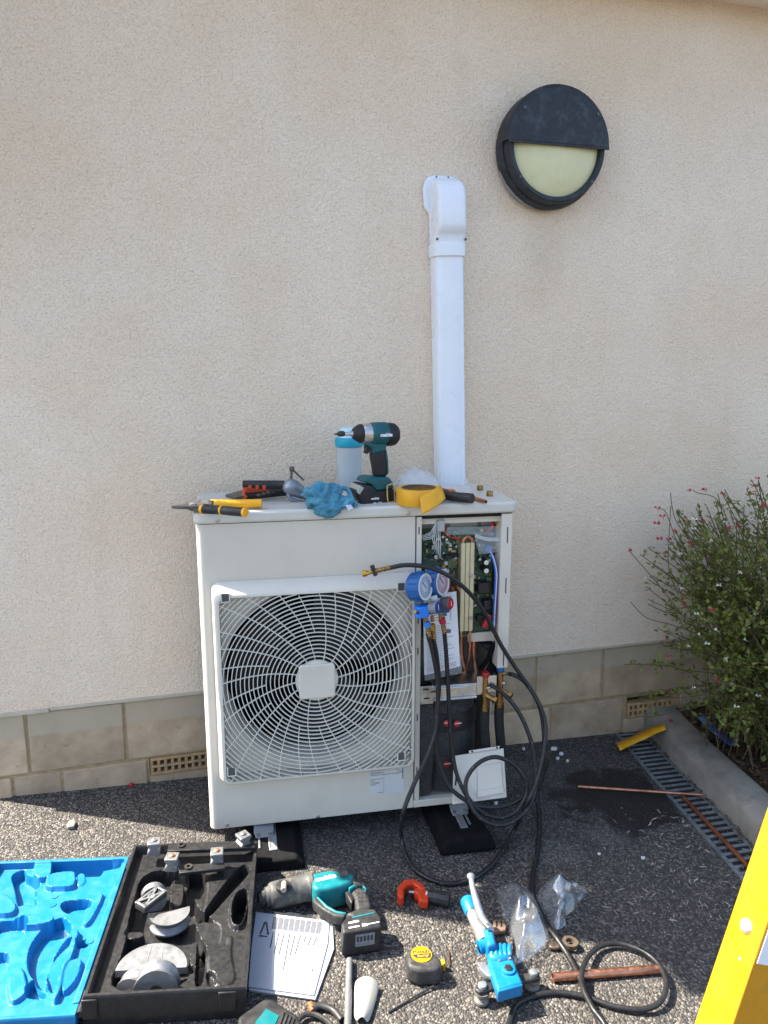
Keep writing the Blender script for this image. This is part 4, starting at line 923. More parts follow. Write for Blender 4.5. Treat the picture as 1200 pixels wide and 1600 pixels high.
# ================================================================== manifold gauge set hanging on the unit
go = uw(672, 935, -.09)
mg = thing('manifold_gauge_set', 'blue manifold gauge set with two dials hanging at the opened service side', 'gauge set', Matrix.Translation(go))
gblue = mat('gauge_blue', C('#1a5692'), .5, var=.1, vs=30); gface = mat('gauge_face', C('#b9c0c6'), .25, var=.05); 
gdir = (Vector((.66, -.74, .13))).normalized(); gx = Vector((.74, .66, 0)).normalized()
def gauge(px, py, d, lbl, ringm, face):
    c = uw(px, py, d)
    gb = MB().lathe([(t, r_*1.18) for t, r_ in ((-.046, .030), (-.040, .035), (-.004, .0365), (0, .035), (.002, .0335), (-.001, .031))], c, gdir, 32).build('gauge', gblue, mg, W=True, smooth=40)
    for i in range(14):
        a = 2*math.pi*i/14; u = gx*math.cos(a)+gdir.cross(gx)*math.sin(a)
        MB().tube([c-gdir*.034+u*.0427, c-gdir*.004+u*.0433], .0025, 6).build('rib', gblue, gb, W=True)
    MB().lathe([(.0002, .037), (.0008, .036)], c, gdir, 32).build('dial', face, gb, W=True)
    for r_, m_ in ((.029, ringm), (.024, MATS['ink_grey']), (.018, ringm)): MB().lathe([(.0011, r_-.0009), (.0014, r_+.0009)], c, gdir, 32, caps=False).build('scale', m_, gb, W=True)
    MB().lathe([(-.002, .0400), (.003, .0395), (.003, .0358), (.0, .035)], c, gdir, 32, caps=False).build('bezel', mat('bezel_cream', C('#cfd3cc'), .4), gb, W=True)
    up = gdir.cross(gx)
    MB().strip([c+gdir*.0018-up*.004+gx*.004, c+gdir*.0018+up*.018-gx*.014], .0018, gdir*.0005).build('needle', ink, gb, W=True, smooth=0)
    return c
c1 = gauge(664, 917, -.095, '', wblue, gface); c2 = gauge(691, 910, -.05, '', redpl, mat('gauge_face_pink', C('#c4b5bd'), .25))
# manifold body under the gauges
def uwb(px, py, d): return uw(px, py, d)
bdir = (uw(708, 941, -.07)-uw(655, 955, -.07)).normalized()
MB().box(uw(659, 955, -.085), (.036, .030, .036), Matrix.Rotation(UYAW+.3, 4, 'Z')).build('sight_block', mat('block_blue', C('#1f78d8'), .45), mg, W=True, bevel=.004)
MB().box(uw(680, 950, -.062), (.085, .026, .030), Matrix.Rotation(UYAW+.15, 4, 'Z')).build('manifold_body', mat('body_navy', C('#1c3f70'), .45), mg, W=True, bevel=.003)
MB().cyl(uw(653, 957, -.10), uw(648, 956, -.12), .0055, 8).build('hook_stub', brass, mg, W=True)
for px, py, d, body, face, L_ in ((684, 949, -.10, mat('knob_silver', C('#8a8c8e'), .45, .3), mat('knob_blue', C('#26407f'), .4), .026), (704, 943, -.085, mat('knob_grey', C('#4f4c50'), .5), redpl, .03)):
    c = uw(px, py, d)
    kb_ = MB().lathe([(-L_, .0165), (-L_*.9, .0185), (-.002, .0195), (0, .018)], c, gdir, 14).build('knob', body, mg, W=True, smooth=25)
    MB().lathe([(.0002, .0168), (.002, .016), (.0022, .004)], c, gdir, 20).build('knob_face', face, kb_, W=True)
    MB().strip([c+gdir*.0024-gdir.cross(gx)*.008, c+gdir*.0024+gdir.cross(gx)*.008], .002, gdir*.0005).build('arrow', whiteink, kb_, W=True, smooth=0)
MB().prism([uw(x, y, -.07) for x, y in ((672, 932), (682, 929), (684, 937), (675, 940))], (UM.to_3x3() @ Vector((0, -.004, 0)))).build('name_plate', MATS['bezel_cream'], mg, W=True, bevel=.001)
# fittings
nutb = mat('nut_blue', C('#3a78c4'), .4); nutr = mat('nut_red', C('#a51a2c'), .4); goldm = mat('gold_brass', C('#b8913c'), .34, .9)
for px, py, d, nm in ((664, 963, -.07, 0), (675, 962, -.065, 1), (688, 960, -.06, 2)):
    MB().cyl(uw(px, py, d), uw(px+1, py+9, d), .0055, 8).build('port', brass, mg, W=True)

# ---- hoses
def hose(name, pts, r, m, label, cat='hose', group='refrigerant hoses and cables', k=9, seg=10):
    P = spline(pts, k); t = thing(name, label, cat, Matrix.Translation(P[0]), group)
    MB().tube(P, r, seg).build('hose_tube', m, t, W=True, smooth=180); return t, P
hosem = mat('hose_black', (.013, .013, .014), .42, var=.25, vs=40, spec=.5)
printm = mat('hose_print', C('#6e7275'), .6)
def fitting(t, a, dirv, m_nut, name='nut', s=1.0):
    d = dirv.normalized(); q = MB().lathe([(-.002, .0085*s), (0, .0105*s), (.016*s, .0105*s), (.018*s, .008*s)], a, d, 8).build('nut', m_nut, t, W=True, smooth=25)
    MB().lathe([(.018*s, .0065*s), (.024*s, .0065*s), (.026*s, .0078*s), (.030*s, .0066*s), (.033*s, .0078*s), (.038*s, .0066*s), (.042*s, .0078*s), (.048*s, .0062*s)], a, d, 12).build('ferrule', brass, t, W=True, smooth=30)
def hprint(t, P, r, i0, i1, step=3):
    for i in range(i0, min(i1, len(P)-2), step):
        d = (P[i+1]-P[i]); w_ = (CAM-P[i]).normalized(); n = (w_-d.normalized()*w_.dot(d.normalized())).normalized(); side = d.normalized().cross(n)
        o_ = n*r*.93+side*r*.36
        MB().strip([P[i]+o_, P[i]+o_+d*.8], .0012, (n*.8+side*.31)*.0004+n*.0001).build('print_mark', printm, t, W=True, smooth=0)
HR = .0067
z7 = lambda x, y: (600+x/4, 1020+y/4)
# blue hose: manifold -> big loop on the ground -> valve with the blue cap
pts = [uw(668, 990, -.072), uw(676, 1020, -.07), uw(683, 1060, -.065), uw(684, 1100, -.07), uw(681, 1140, -.08), uw(668, 1180, -.10), uw(647, 1225, -.15), uw(630, 1270, -.19), gp(627, 1305, .05), gp(637, 1342, .012), gp(659, 1367, .0085), gp(698, 1381, .008), gp(742, 1371, .009), gp(776, 1342, .014), gp(803, 1298, .03), uw(824, 1255, -.17), uw(840, 1215, -.14), uw(850, 1170, -.11), uw(852, 1130, -.08), uw(841, 1097, -.06), uw(821, 1067, -.03), uw(804, 1055, -.01), uw(795, 1053, .008)]
tb_, P = hose('refrigerant_hose', pts, HR, hosem, 'black hose with blue nut making the widest loop, down onto the ground')
fitting(tb_, uw(667, 972, -.072), uw(670, 992, -.072)-uw(667, 972, -.072), nutb); fitting(tb_, uw(784, 1052, .010), uw(797, 1053, .008)-uw(784, 1052, .010), brass, s=.7)
hprint(tb_, P, HR, 20, 120, 11)
# yellow hose: manifold -> bundle -> open brass end resting on the grille
pts = [uw(677, 996, -.06), uw(683, 1030, -.055), uw(686, 1075, -.05), uw(681, 1120, -.065), uw(681, 1165, -.075), uw(688, 1198, -.085), uw(701, 1228, -.10), uw(727, 1250, -.125), uw(757, 1261, -.14), uw(793, 1258, -.14), uw(824, 1240, -.13), uw(841, 1212, -.11), uw(850, 1170, -.09), uw(846, 1115, -.06), uw(831, 1080, -.04), uw(806, 1044, -.03), uw(783, 1008, -.03), uw(765, 972, -.035), uw(748, 944, -.05), uw(727, 920, -.075), uw(700, 899, -.095), uw(668, 886, -.10), uw(634, 883, -.085), uw(610, 887, -.075)]
ty_, P = hose('refrigerant_hose', pts, HR, hosem, 'black hose with brass nuts whose open end rests on top of the grille')
fitting(ty_, uw(675, 976, -.062), uw(678, 997, -.06)-uw(675, 976, -.062), goldm)
a, b_ = uw(566, 897, -.06), uw(612, 886.5, -.075); d = (b_-a).normalized()
MB().lathe([(0, .007), (.001, .0095), (.013, .0095), (.017, .0065), (.026, .0055)], a, d, 10).build('end_nut', goldm, ty_, W=True, smooth=25)
MB().lathe([(.026, .0055), (.04, .0055), (.041, .0072), (.047, .0072), (.048, .006), (.055, .0075), (.06, .006), (.066, .0075), (.072, .006), (.078, .0075), (.086, .0066)], a, d, 12).build('ferrule', brass, ty_, W=True, smooth=25)
q0 = a+d*.035; MB().tube([q0+Vector((-.006, 0, .018)), q0, q0+Vector((.005, -.002, -.012))], .0065, 8).build('ball_valve_lever', blackpl, ty_, W=True)
# red hose: manifold -> one coil -> valve with the red cap
ra = lambda x, y, d: uw(*z7(x, y), d)
pts = [uw(694, 985, -.058), uw(697, 1020, -.055), ra(400, 200, -.055), ra(410, 400, -.06), ra(425, 600, -.07), ra(455, 760, -.09), ra(515, 890, -.12), ra(600, 985, -.15), ra(700, 1030, -.165), ra(800, 1010, -.165), ra(870, 930, -.15), ra(893, 850, -.14), ra(862, 760, -.13), ra(790, 685, -.125), ra(690, 652, -.125), ra(590, 690, -.13), ra(520, 780, -.14), ra(515, 880, -.155), ra(570, 1000, -.18), ra(660, 1065, -.195), ra(760, 1072, -.195), ra(860, 1015, -.18), ra(925, 920, -.155), ra(948, 790, -.12), ra(935, 620, -.09), ra(890, 470, -.065), ra(825, 345, -.045), ra(745, 255, -.025), ra(690, 215, -.012), ra(665, 205, -.004)]
tr_, P = hose('refrigerant_hose', pts, HR, hosem, 'black hose with red nut coiled once in front of the access cover')
fitting(tr_, uw(690.5, 966, -.058), uw(694, 986, -.058)-uw(690.5, 966, -.058), nutr)
hprint(tr_, P, HR, 30, 260, 9)
# vacuum hose running down to the camera
z3 = lambda x, y: (700+x/2.4, 1280+y/2.4)
pts = [gp(855, 1190, .012), gp(846, 1215, .03), gp(839, 1235, .05), gp(841, 1262, .03), gp(843, 1290, .010), gp(840, 1330, .009), gp(834, 1360, .009), gp(831, 1392, .009), gp(841, 1421, .012), gp(862, 1455, .02), gp(887, 1492, .012), gp(908, 1532, .012), gp(925, 1572, .010), gp(940, 1605, .010), gp(965, 1660, .010), gp(1010, 1750, .010)]
tv_, P = hose('vacuum_hose', pts, .0075, hosem, 'black hose running straight down the tarmac between the two clear bags')
hprint(tv_, P, .0075, 14, 50, 5)
pts = [gp(775, 1640, .008), gp(*z3(225, 775), .008), gp(*z3(262, 692), .008), gp(*z3(375, 652), .008), gp(*z3(500, 662), .010), gp(*z3(615, 700), .010), gp(*z3(720, 714), .012), gp(*z3(790, 690), .018), gp(*z3(818, 630), .022), gp(*z3(800, 558), .022), gp(*z3(735, 498), .020), gp(*z3(640, 466), .016), gp(*z3(560, 482), .016), gp(*z3(510, 545), .026), gp(*z3(503, 620), .028), gp(*z3(540, 705), .026), gp(*z3(590, 775), .020), gp(970, 1660, .010)]
tl_, P = hose('power_cable', pts, .0066, hosem, 'black cable looped over the short thick copper pipe', 'cable')

# ================================================================== things on the ground
# ---- open pipe bender case
CY = R(-9.0); co = Vector((-.085, -.775, 0)); co.z = gz(co.x); CM = base(co, CY); CI = CM.inverted()
def cl(px, py, h): return CI @ gp(px, py, h)             # point in the case frame
def sdf(poly, X, Y):                                     # signed distance to polygon (negative inside)
    d = np.full(X.shape, 1e9); ins = np.zeros(X.shape, bool); n = len(poly)
    for i in range(n):
        ax_, ay = poly[i]; bx, by = poly[(i+1) % n]; ex_, ey = bx-ax_, by-ay; wx, wy = X-ax_, Y-ay
        t = np.clip((wx*ex_+wy*ey)/(ex_*ex_+ey*ey+1e-12), 0, 1); d = np.minimum(d, np.hypot(wx-ex_*t, wy-ey*t))
        c = ((ay <= Y) & (by > Y)) | ((by <= Y) & (ay > Y)); xi = ax_+(Y-ay)/(by-ay+1e-12)*(bx-ax_); ins ^= c & (X < xi)
    return np.where(ins, -d, d)
def moulded(name, x0, x1, y0, y1, zmid, shapes, m, parent, rim, rimh, nx=170, ny=250, wall=.0048, skirt=0.0):
    xs = np.linspace(x0, x1, nx); ys = np.linspace(y0, y1, ny); X, Y = np.meshgrid(xs, ys, indexing='ij'); Z = np.full(X.shape, zmid)
    for poly, h in shapes:
        s = np.clip(.5-sdf(poly, X, Y)/wall, 0, 1); s = s*s*(3-2*s); Z = Z*(1-s)+h*s
    e = np.minimum(np.minimum(X-x0, x1-X), np.minimum(Y-y0, y1-Y)); s = np.clip((rim-e)/wall+.5, 0, 1); Z = Z*(1-s)+rimh*s
    v = np.stack([X, Y, Z], -1).reshape(-1, 3).tolist(); f = []
    for i in range(nx-1):
        for j in range(ny-1): a = i*ny+j; f.append((a, a+ny, a+ny+1, a+1))
    edge = [i*ny for i in range(nx)]+[(nx-1)*ny+j for j in range(1, ny)]+[i*ny+ny-1 for i in range(nx-2, -1, -1)]+[j for j in range(ny-2, 0, -1)]
    k = len(v); cx, cy = (x0+x1)/2, (y0+y1)/2
    for a in edge: p = v[a]; v.append([p[0]+(p[0]-cx)*.012, p[1]+(p[1]-cy)*.012, p[2]-.006])
    for a in edge: p = v[a]; v.append([p[0]-(p[0]-cx)*.01, p[1]-(p[1]-cy)*.01, skirt+.001])
    n = len(edge)
    for i in range(n):
        j = (i+1) % n; f.append((edge[i], edge[j], k+j, k+i)); f.append((k+i, k+j, k+n+j, k+n+i))
    return MB().add(v, f).build(name, m, parent, smooth=42)
case = thing('tool_case', 'open black and blue moulded pipe bender case on the tarmac', 'tool case', CM)
cblack = mat('case_black', (.011, .011, .012), .45, var=.3, vs=30, dirt=(C('#3c3934'), .25, 60)); cblue = mat('case_blue', C('#08699e'), .42, var=.06, vs=12, dirt=(C('#5d88a4'), .22, 25))
def chaikin(P, k=2):
    for _ in range(k):
        Q = []
        for i in range(len(P)):
            a, b_ = P[i], P[(i+1) % len(P)]; Q += [(a[0]*.78+b_[0]*.22, a[1]*.78+b_[1]*.22), (a[0]*.22+b_[0]*.78, a[1]*.22+b_[1]*.78)]
        P = Q
    return P
z1 = lambda pts, h: chaikin([tuple(cl(x/2.857, 1280+y/2.857, h)[:2]) for x, y in pts])
bx0, bx1, by0, by1 = -.178, .172, -.262, .275
H_ = .084
sh = [
 (z1(((640, 240), (880, 250), (860, 400), (960, 470), (940, 520), (890, 560), (840, 570), (850, 770), (470, 790), (560, 600), (580, 440)), .05), .016),
 (z1(((925, 240), (1110, 205), (1118, 240), (1010, 350), (930, 440), (905, 430), (930, 330)), .06), .062),
 (z1(((1085, 200), (1116, 215), (1105, 250), (1010, 350), (935, 437), (905, 432), (945, 370), (1020, 270)), .06), .022),
 (z1(((760, 270), (825, 265), (820, 390), (755, 395)), .05), .05),
 (z1(((840, 270), (920, 262), (905, 400), (830, 420)), .03), .012),
 (z1(((1030, 345), (1125, 300), (1090, 500), (1020, 490)), .06), .072), (z1(((1045, 350), (1112, 318), (1080, 490), (1034, 480)), .06), .006),
 (z1(((885, 545), (920, 548), (915, 640), (900, 760), (872, 760), (880, 640)), .05), .012),
 (z1(((925, 595), (1010, 585), (1020, 520), (1040, 530), (1030, 610), (1060, 740), (935, 752)), .06), .064),
 (z1(((920, 680), (960, 690), (965, 745), (930, 748)), .06), .05),
 (z1(((860, 455), (990, 455), (985, 560), (930, 580), (900, 545)), .06), .058),
 (z1(((560, 500), (650, 500), (640, 530), (560, 540)), .05), .05), (z1(((720, 670), (870, 665), (865, 710), (720, 715)), .05), .046),
]
moulded('case_base', bx0, bx1, by0, by1, .060, sh, cblack, case, .010, H_)
MB().bb((bx0-.004, by0-.008, .03), (bx0+.03, by0-.003, .079)).build('latch', cblack, case, bevel=.003)
MB().bb((bx1-.06, by0-.008, .03), (bx1-.02, by0-.003, .079)).build('latch', cblack, case, bevel=.003)
for y in (-.24, .245): MB().cyl((bx0-.008, y-.03, .045), (bx0-.008, y+.03, .045), .008, 10).build('hinge', cblack, case)
lx0, lx1, ly0, ly1 = bx0-.378, bx0-.016, -.275, .272
lh = .030
sh = [
 (z1(((275, 450), (322, 490), (310, 530), (268, 575), (235, 625), (210, 690), (203, 740), (218, 800), (140, 715), (128, 680), (125, 640), (132, 600), (150, 560), (180, 520), (215, 490)), .02), .003),
 (z1(((205, 690), (232, 635), (262, 590), (300, 550), (330, 540), (255, 780), (225, 795)), .02), .016),
 (z1(((330, 488), (362, 490), (260, 800), (228, 800)), .045), .046),
 (z1(((30, 430), (252, 420), (228, 470), (15, 482)), .044), .046),
 (z1(((40, 195), (150, 190), (145, 240), (40, 245)), .015), .004),
 (z1(((235, 190), (385, 185), (385, 235), (470, 230), (445, 290), (345, 300), (195, 308), (200, 270), (235, 250)), .012), .003),
 (z1(((215, 240), (335, 225), (340, 260), (330, 300), (205, 305), (200, 275)), .044), .044), (z1(((345, 240), (385, 240), (380, 290), (336, 298)), .034), .034),
 (z1(((150, 190), (235, 182), (232, 240), (200, 262), (150, 262)), .045), .045),
 (z1(((480, 172), (565, 170), (548, 238), (475, 252), (440, 262), (450, 222), (475, 215)), .012), .003),
 (z1(((500, 190), (548, 188), (542, 212), (498, 214)), .03), .034),
 (z1(((50, 275), (110, 250), (118, 275), (150, 290), (185, 322), (150, 345), (168, 360), (148, 378), (172, 412), (110, 405), (82, 418), (72, 340)), .012), .003),
 (z1(((268, 395), (410, 383), (408, 415), (380, 425), (378, 445), (345, 452), (285, 442)), .012), .003),
 (z1(((345, 575), (402, 565), (390, 600), (340, 606)), .012), .008), (z1(((360, 470), (440, 330), (470, 330), (400, 470)), .038), .040),
 (z1(((-60, 490), (145, 478), (95, 560), (60, 575), (-10, 605), (-80, 600)), .012), .004), (z1(((-80, 640), (60, 620), (0, 760), (-110, 780)), .012), .006),
 (z1(((290, 640), (375, 610), (345, 720), (268, 795)), .04), .042), (z1(((30, 700), (100, 640), (130, 770), (40, 830)), .04), .040), (z1(((105, 825), (145, 735), (205, 810), (200, 835)), .012), .004),
 (z1(((-40, 345), (30, 330), (78, 385), (60, 425), (-60, 430)), .04), .043),
]
moulded('case_lid', lx0, lx1, ly0, ly1, lh, sh, cblue, case, .011, .050)
MB().bb((lx1-.012, ly0+.03, .046), (lx1+.002, ly1-.03, .0535)).build('lid_edge', cblue, case, bevel=.002)
for px, py in ((82, 1413), (85, 1400), (160, 1400), (140, 1470)):
    p = cl(px, py, .032); MB().lathe([(0, .010), (.002, .009)], (p.x, p.y, lh), (0, 0, 1), 16).build('moulding_pip', cblue, case)

# ---- pieces in the case
alu = mat('alu_former', (.24, .245, .25), .48, .65, var=.2, vs=22, dirt=(C('#5f6264'), .5, 30))
def part_W(mb, name, m, par, **k): return mb.build(name, m, par, W=True, **k)
GN = Vector((SLOPE, 0, 1)).normalized()
def former(px_c, py_c, rpx, h, t, rot, label, groove=True, half=True, tilt=0.):
    c = gp(px_c, py_c, h); r = (gp(px_c+rpx, py_c, h)-c).length
    T = thing('bending_former', label, 'former', Matrix.Translation(c), 'metal formers in the tool case')
    n = 26; a0, a1 = (0, math.pi) if half else (0, 2*math.pi)
    prof = [(0, r*.0), (0, r), (-t*.12, r), (-t*.3, r*.88), (-t*.5, r*.82), (-t*.7, r*.88), (-t*.88, r), (-t, r), (-t, 0)] if groove else [(0, 0), (0, r), (-t, r), (-t, 0)]
    v, f = [], []; M_ = base(c, rot) @ Matrix.Rotation(tilt, 4, 'X'); k = len(prof)
    for i in range(n+1):
        a = a0+(a1-a0)*i/n
        for z, q in prof: v.append(M_ @ Vector((q*math.cos(a), q*math.sin(a), z)))
    for i in range(n):
        for j in range(k-1): f.append((i*k+j, (i+1)*k+j, (i+1)*k+j+1, i*k+j+1))
    if half: f += [tuple(range(k)), tuple(range((n+1)*k-1, n*k-1, -1))]
    part_W(MB().add(v, f), 'former_body', alu, T, smooth=30)
    return T, M_, r
T, M_, r = former(236, 1514, 55, .068, .018, R(-9), 'large silver half round former lying flat in the case', groove=False)
for x in (-.015, .02): MB().strip([M_ @ Vector((x, .004, .0002)), M_ @ Vector((x*.8, r*.93, .0002))], .0018, M_.to_3x3() @ Vector((0, 0, .0006))).build('scribed_line', mat('scribe', C('#8d9296'), .5, .6), T, W=True, smooth=0)
former(265, 1424, 31, .066, .034, R(190), 'small silver half round former with a grooved rim in the case')
def wheel(px, py, h, r, t, axis, label):                 # grooved wheel standing on edge; axis in the case frame
    c = CI @ gp(px, py, h); c.y = max(c.y, by0+.030+t/2); c.z = r+.006; c = CM @ c; d = (CM.to_3x3() @ Vector(axis)).normalized()
    T = thing('bending_former', label, 'former', Matrix.Translation(c), 'metal formers in the tool case')
    MB().lathe([(0, r*.3), (0, r), (t*.14, r), (t*.3, r*.86), (t*.5, r*.80), (t*.7, r*.86), (t*.86, r), (t, r), (t, r*.3)], c-d*t/2, d, 40).build('wheel', alu, T, W=True, smooth=28)
    MB().lathe([(-.002, r*.3), (t+.002, r*.3)], c-d*t/2, d, 20).build('hub', dsteel, T, W=True)
wheel(240, 1392, .06, .034, .034, (.2, -1, .25), 'grooved round former at the left wall of the case')
wheel(238, 1556, .08, .049, .040, (.03, -1, .12), 'biggest grooved former at the near edge of the case')
wheel(208, 1530, .07, .037, .034, (-.2, -1, .12), 'small dark wheel former wedged behind the biggest former')
# pierced bracket
br = thing('pierced_bracket', 'silver bracket pierced with triangles lying over the small round former', 'bracket', Matrix.Translation(gp(236, 1405, .07)))
zz = lambda pts: [gp(x/2.857, 1280+y/2.857, .088) for x, y in pts]
A, B_, C_, D_ = zz(((603, 378), (705, 303), (745, 325), (645, 402)))
bi = lambda u, w_: (A*(1-u)+B_*u)*(1-w_)+(D_*(1-u)+C_*u)*w_
MB().prism([A, B_, C_, D_], -GN*.012).build('web', mat('web_dark', (.03, .03, .03), .6), br, W=True, smooth=0)
bars = [((0, .06), (1, .06)), ((0, .94), (1, .94)), ((.05, 0), (.05, 1)), ((.95, 0), (.95, 1)), ((.05, .05), (.5, .5)), ((.05, .95), (.5, .5)), ((.5, .5), (.95, .05)), ((.5, .5), (.95, .95))]
for a, b_ in bars: MB().strip([bi(*a)+GN*.0005, bi(*b_)+GN*.0005], .006, GN*.005).build('strut', alu, br, W=True, bevel=.0008)
MB().lathe([(0, .010), (0.006, .010), (.006, .005), (0, .005)], bi(.5, .5)+GN*.0006, GN, 16, caps=False).build('boss', alu, br, W=True)
# bender frame bars
for nm, pts, h, lb in (('bender_bar', ((725, 108), (1135, 92), (1140, 125), (728, 142)), .100, 'black steel bender bar along the far edge of the case'), ('bender_bar', ((800, 205), (1000, 190), (1005, 218), (800, 240)), .092, 'shorter black steel bender bar in front of the far bar')):
    T = thing(nm, lb, 'bar', Matrix.Translation(gp(pts[0][0]/2.857, 1280+pts[0][1]/2.857, .08)), 'bender bars in the case')
    P = [gp(x/2.857, 1280+y/2.857, h) for x, y in pts]
    MB().prism(P, -GN*.010).build('bar', cblack, T, W=True, bevel=.002)
    c = P[0]*.5+P[1]*.1+P[2]*.1+P[3]*.3; MB().lathe([(0, .011), (.004, .011), (.004, .005), (.001, .005)], c+GN*.0005, GN, 18, caps=False).build('boss', dsteel, T, W=True)
for px, py, h, rz, lb in ((241, 1322, .118, -.1, 'silver guide block at the far left corner of the case'), (269, 1346, .112, -.25, 'silver guide block with an orange stud on the shorter bar, left one'), (339, 1338, .112, -.1, 'silver guide block with an orange stud on the shorter bar, right one'), (380, 1312, .118, .45, 'silver guide block at the far right corner of the case')):
    c = gp(px, py, h-.010); T = thing('guide_block', lb, 'block', Matrix.Translation(c), 'guide blocks on the bender bars')
    M_ = base(c, rz); s = .0175; q = s*.55
    pro = [(-s, s), (s, s), (s, q), (s*.55, 0), (s, -q), (s, -s*1.2), (-s, -s*1.2), (-s, -q), (-s*.55, 0), (-s, q)]
    MB().prism([M_ @ Vector((x, -s, z)) for x, z in pro], M_.to_3x3() @ Vector((0, 2*s, 0))).build('block_body', alu, T, W=True, bevel=.0022, seg=2)
    MB().lathe([(0, .0085), (.003, .008), (.005, .005)], M_ @ Vector((0, 0, s+.0004)), GN, 6).build('stud', mat('stud_copper', C('#b07a5a'), .45, .7) if 'orange' in lb else alu, T, W=True)

# ---- SDS drill lying on its side
k1 = lambda x, y: (400+x/5.4545, 1340+y/5.4545)
dr = thing('rotary_hammer_drill', 'teal and grey cordless rotary hammer drill lying beside the case', 'drill', Matrix.Translation(gp(500, 1400, 0)))
dgrey = mat('drill_grey', C('#3c3d3c'), .6, var=.2, vs=30, dirt=(C('#8a857b'), .55, 24)); dteal2 = mat('drill_teal', C('#086a70'), .42, var=.08, vs=24, dirt=(C('#5f9a9c'), .25, 40))
drub = mat('drill_rubber', (.022, .022, .022), .6, var=.3, vs=50, dirt=(C('#5d594f'), .35, 40))
K = lambda pts: [k1(*p) for p in pts]
def dl(a, b_, prof, name, m, n=20, h=.046, **k):
    A = gp(*k1(*a), h); B_ = gp(*k1(*b_), h); L_ = (B_-A).length
    return MB().lathe([(t*L_, r) for t, r in prof], A, B_-A, n).build(name, m, dr, W=True, smooth=45)
dl((40, 345), (480, 245), [(0, .016), (.08, .018), (.09, .024), (.16, .026), (.17, .030), (.22, .034), (.30, .035), (.6, .035), (.88, .036), (.9, .039), (.985, .039), (1, .036)], 'gear_housing', dgrey, h=.042)
dl((20, 352), (100, 330), [(0, .012), (.5, .013), (1, .015)], 'chuck', blackpl)
slab(K(((478, 135), (590, 108), (780, 110), (850, 150), (810, 205), (720, 240), (610, 262), (520, 272), (480, 250))), .008, .076, 'motor_body', dteal2, dr, .009, 3)
slab(K(((600, 100), (820, 68), (865, 90), (860, 180), (920, 230), (830, 215), (780, 140), (620, 120))), .012, .074, 'rear_shell', drub, dr, .012, 3)
slab(K(((790, 250), (860, 215), (920, 240), (975, 340), (990, 430), (850, 440), (840, 350))), .018, .060, 'grip', drub, dr, .012, 4)
slab(K(((785, 252), (850, 210), (915, 215), (945, 265), (905, 240), (855, 232), (800, 265))), .02, .069, 'grip_trim', dteal2, dr, .005, 2)
slab(K(((755, 285), (800, 280), (840, 345), (815, 390), (785, 340))), .03, .058, 'trigger', blackpl, dr, .004)
slab(K(((482, 335), (515, 325), (600, 410), (680, 455), (775, 475), (755, 505), (660, 490), (570, 440), (490, 375))), .020, .050, 'hand_guard', drub, dr, .009, 3)
slab(K(((505, 322), (525, 322), (610, 405), (690, 450), (775, 466), (768, 478), (675, 464), (595, 420))), .024, .053, 'guard_trim', dteal2, dr, .003)
slab(K(((760, 470), (880, 425), (1020, 430), (1050, 480), (1000, 500), (830, 510))), .012, .070, 'battery_mount', drub, dr, .008, 3)
slab(K(((725, 560), (780, 490), (1030, 460), (1070, 500), (1070, 590), (740, 640))), .004, .074, 'battery', blackpl, dr, .006, 3)
slab(K(((815, 505), (1010, 462), (1012, 472), (835, 512))), .02, .0755, 'battery_stripe', dteal2, dr, .001)
MB().lathe([(0, .014), (.006, .013), (.009, .008)], gp(*k1(745, 145), .0755), GN, 18).build('vent_cap', dgrey, dr, W=True)
ms = MB().lathe([(0, .022), (.008, .021), (.010, .015)], gp(*k1(230, 255), .068), GN, 20).build('mode_dial', blackpl, dr, W=True)
MB().tube([gp(*k1(235, 280), .083), gp(*k1(240, 215), .083)], .0075, 8).build('dial_knob', mat('dust_grey', C('#8d857a'), .8), ms, W=True)
for i in range(9):
    p = gp(*k1(800+(i % 3)*35+25, 270+(i//3)*32), .0662); p = gp(*k1(862+(i % 3)*30, 285+(i//3)*36), .0658); MB().lathe([(0, .0022), (.001, .0016)], p, GN, 8).build('grip_dot', dgrey, dr, W=True)
def gtext(body, a, b_, h, size, m, par, shear=.2, fat=.0004):
    A = gp(*a, h); B_ = gp(*b_, h); text('lettering', body, size, m, par, frame((A+B_)/2, B_-A, GN.cross(B_-A)), shear, fat, W=True)
gtext('makita', k1(490, 195), k1(690, 150), .0765, .022, whiteink, dr, fat=.0009)
gtext('makita', k1(770, 560), k1(890, 535), .0743, .0105, whiteink, dr); gtext('18v', k1(890, 580), k1(960, 568), .0743, .012, whiteink, dr, fat=.0006)
MB().strip([gp(*k1(960, 566), .0743), gp(*k1(1050, 548), .0743)], .0024, GN*.0004).build('print', whiteink, dr, W=True, smooth=0); MB().strip([gp(*k1(790, 600), .0743), gp(*k1(880, 583), .0743)], .004, GN*.0004).build('print', whiteink, dr, W=True, smooth=0)
# rating plate on the battery's outer end
A, B_ = gp(*k1(740, 640), .074), gp(*k1(1070, 590), .074); n_ = (B_-A).cross(GN).normalized(); n_ = n_ if n_.y < 0 else -n_
e_ = (B_-A)
MB().prism([A+e_*.33-GN*.012+n_*.0002, A+e_*.83-GN*.012+n_*.0002, A+e_*.83-GN*.046+n_*.0002, A+e_*.33-GN*.046+n_*.0002], n_*.0008).build('rating_plate', mat('plate_grey', C('#777a7c'), .5, var=.3, vs=120), dr, W=True, smooth=0)
pm_ = MB()
for i in range(5): pm_.prism([A+e_*(.36+.09*i)-GN*.018+n_*.0011, A+e_*(.42+.09*i)-GN*.018+n_*.0011, A+e_*(.42+.09*i)-GN*.032+n_*.0011, A+e_*(.36+.09*i)-GN*.032+n_*.0011], n_*.0003)
pm_.build('print', ink, dr, W=True, smooth=0)

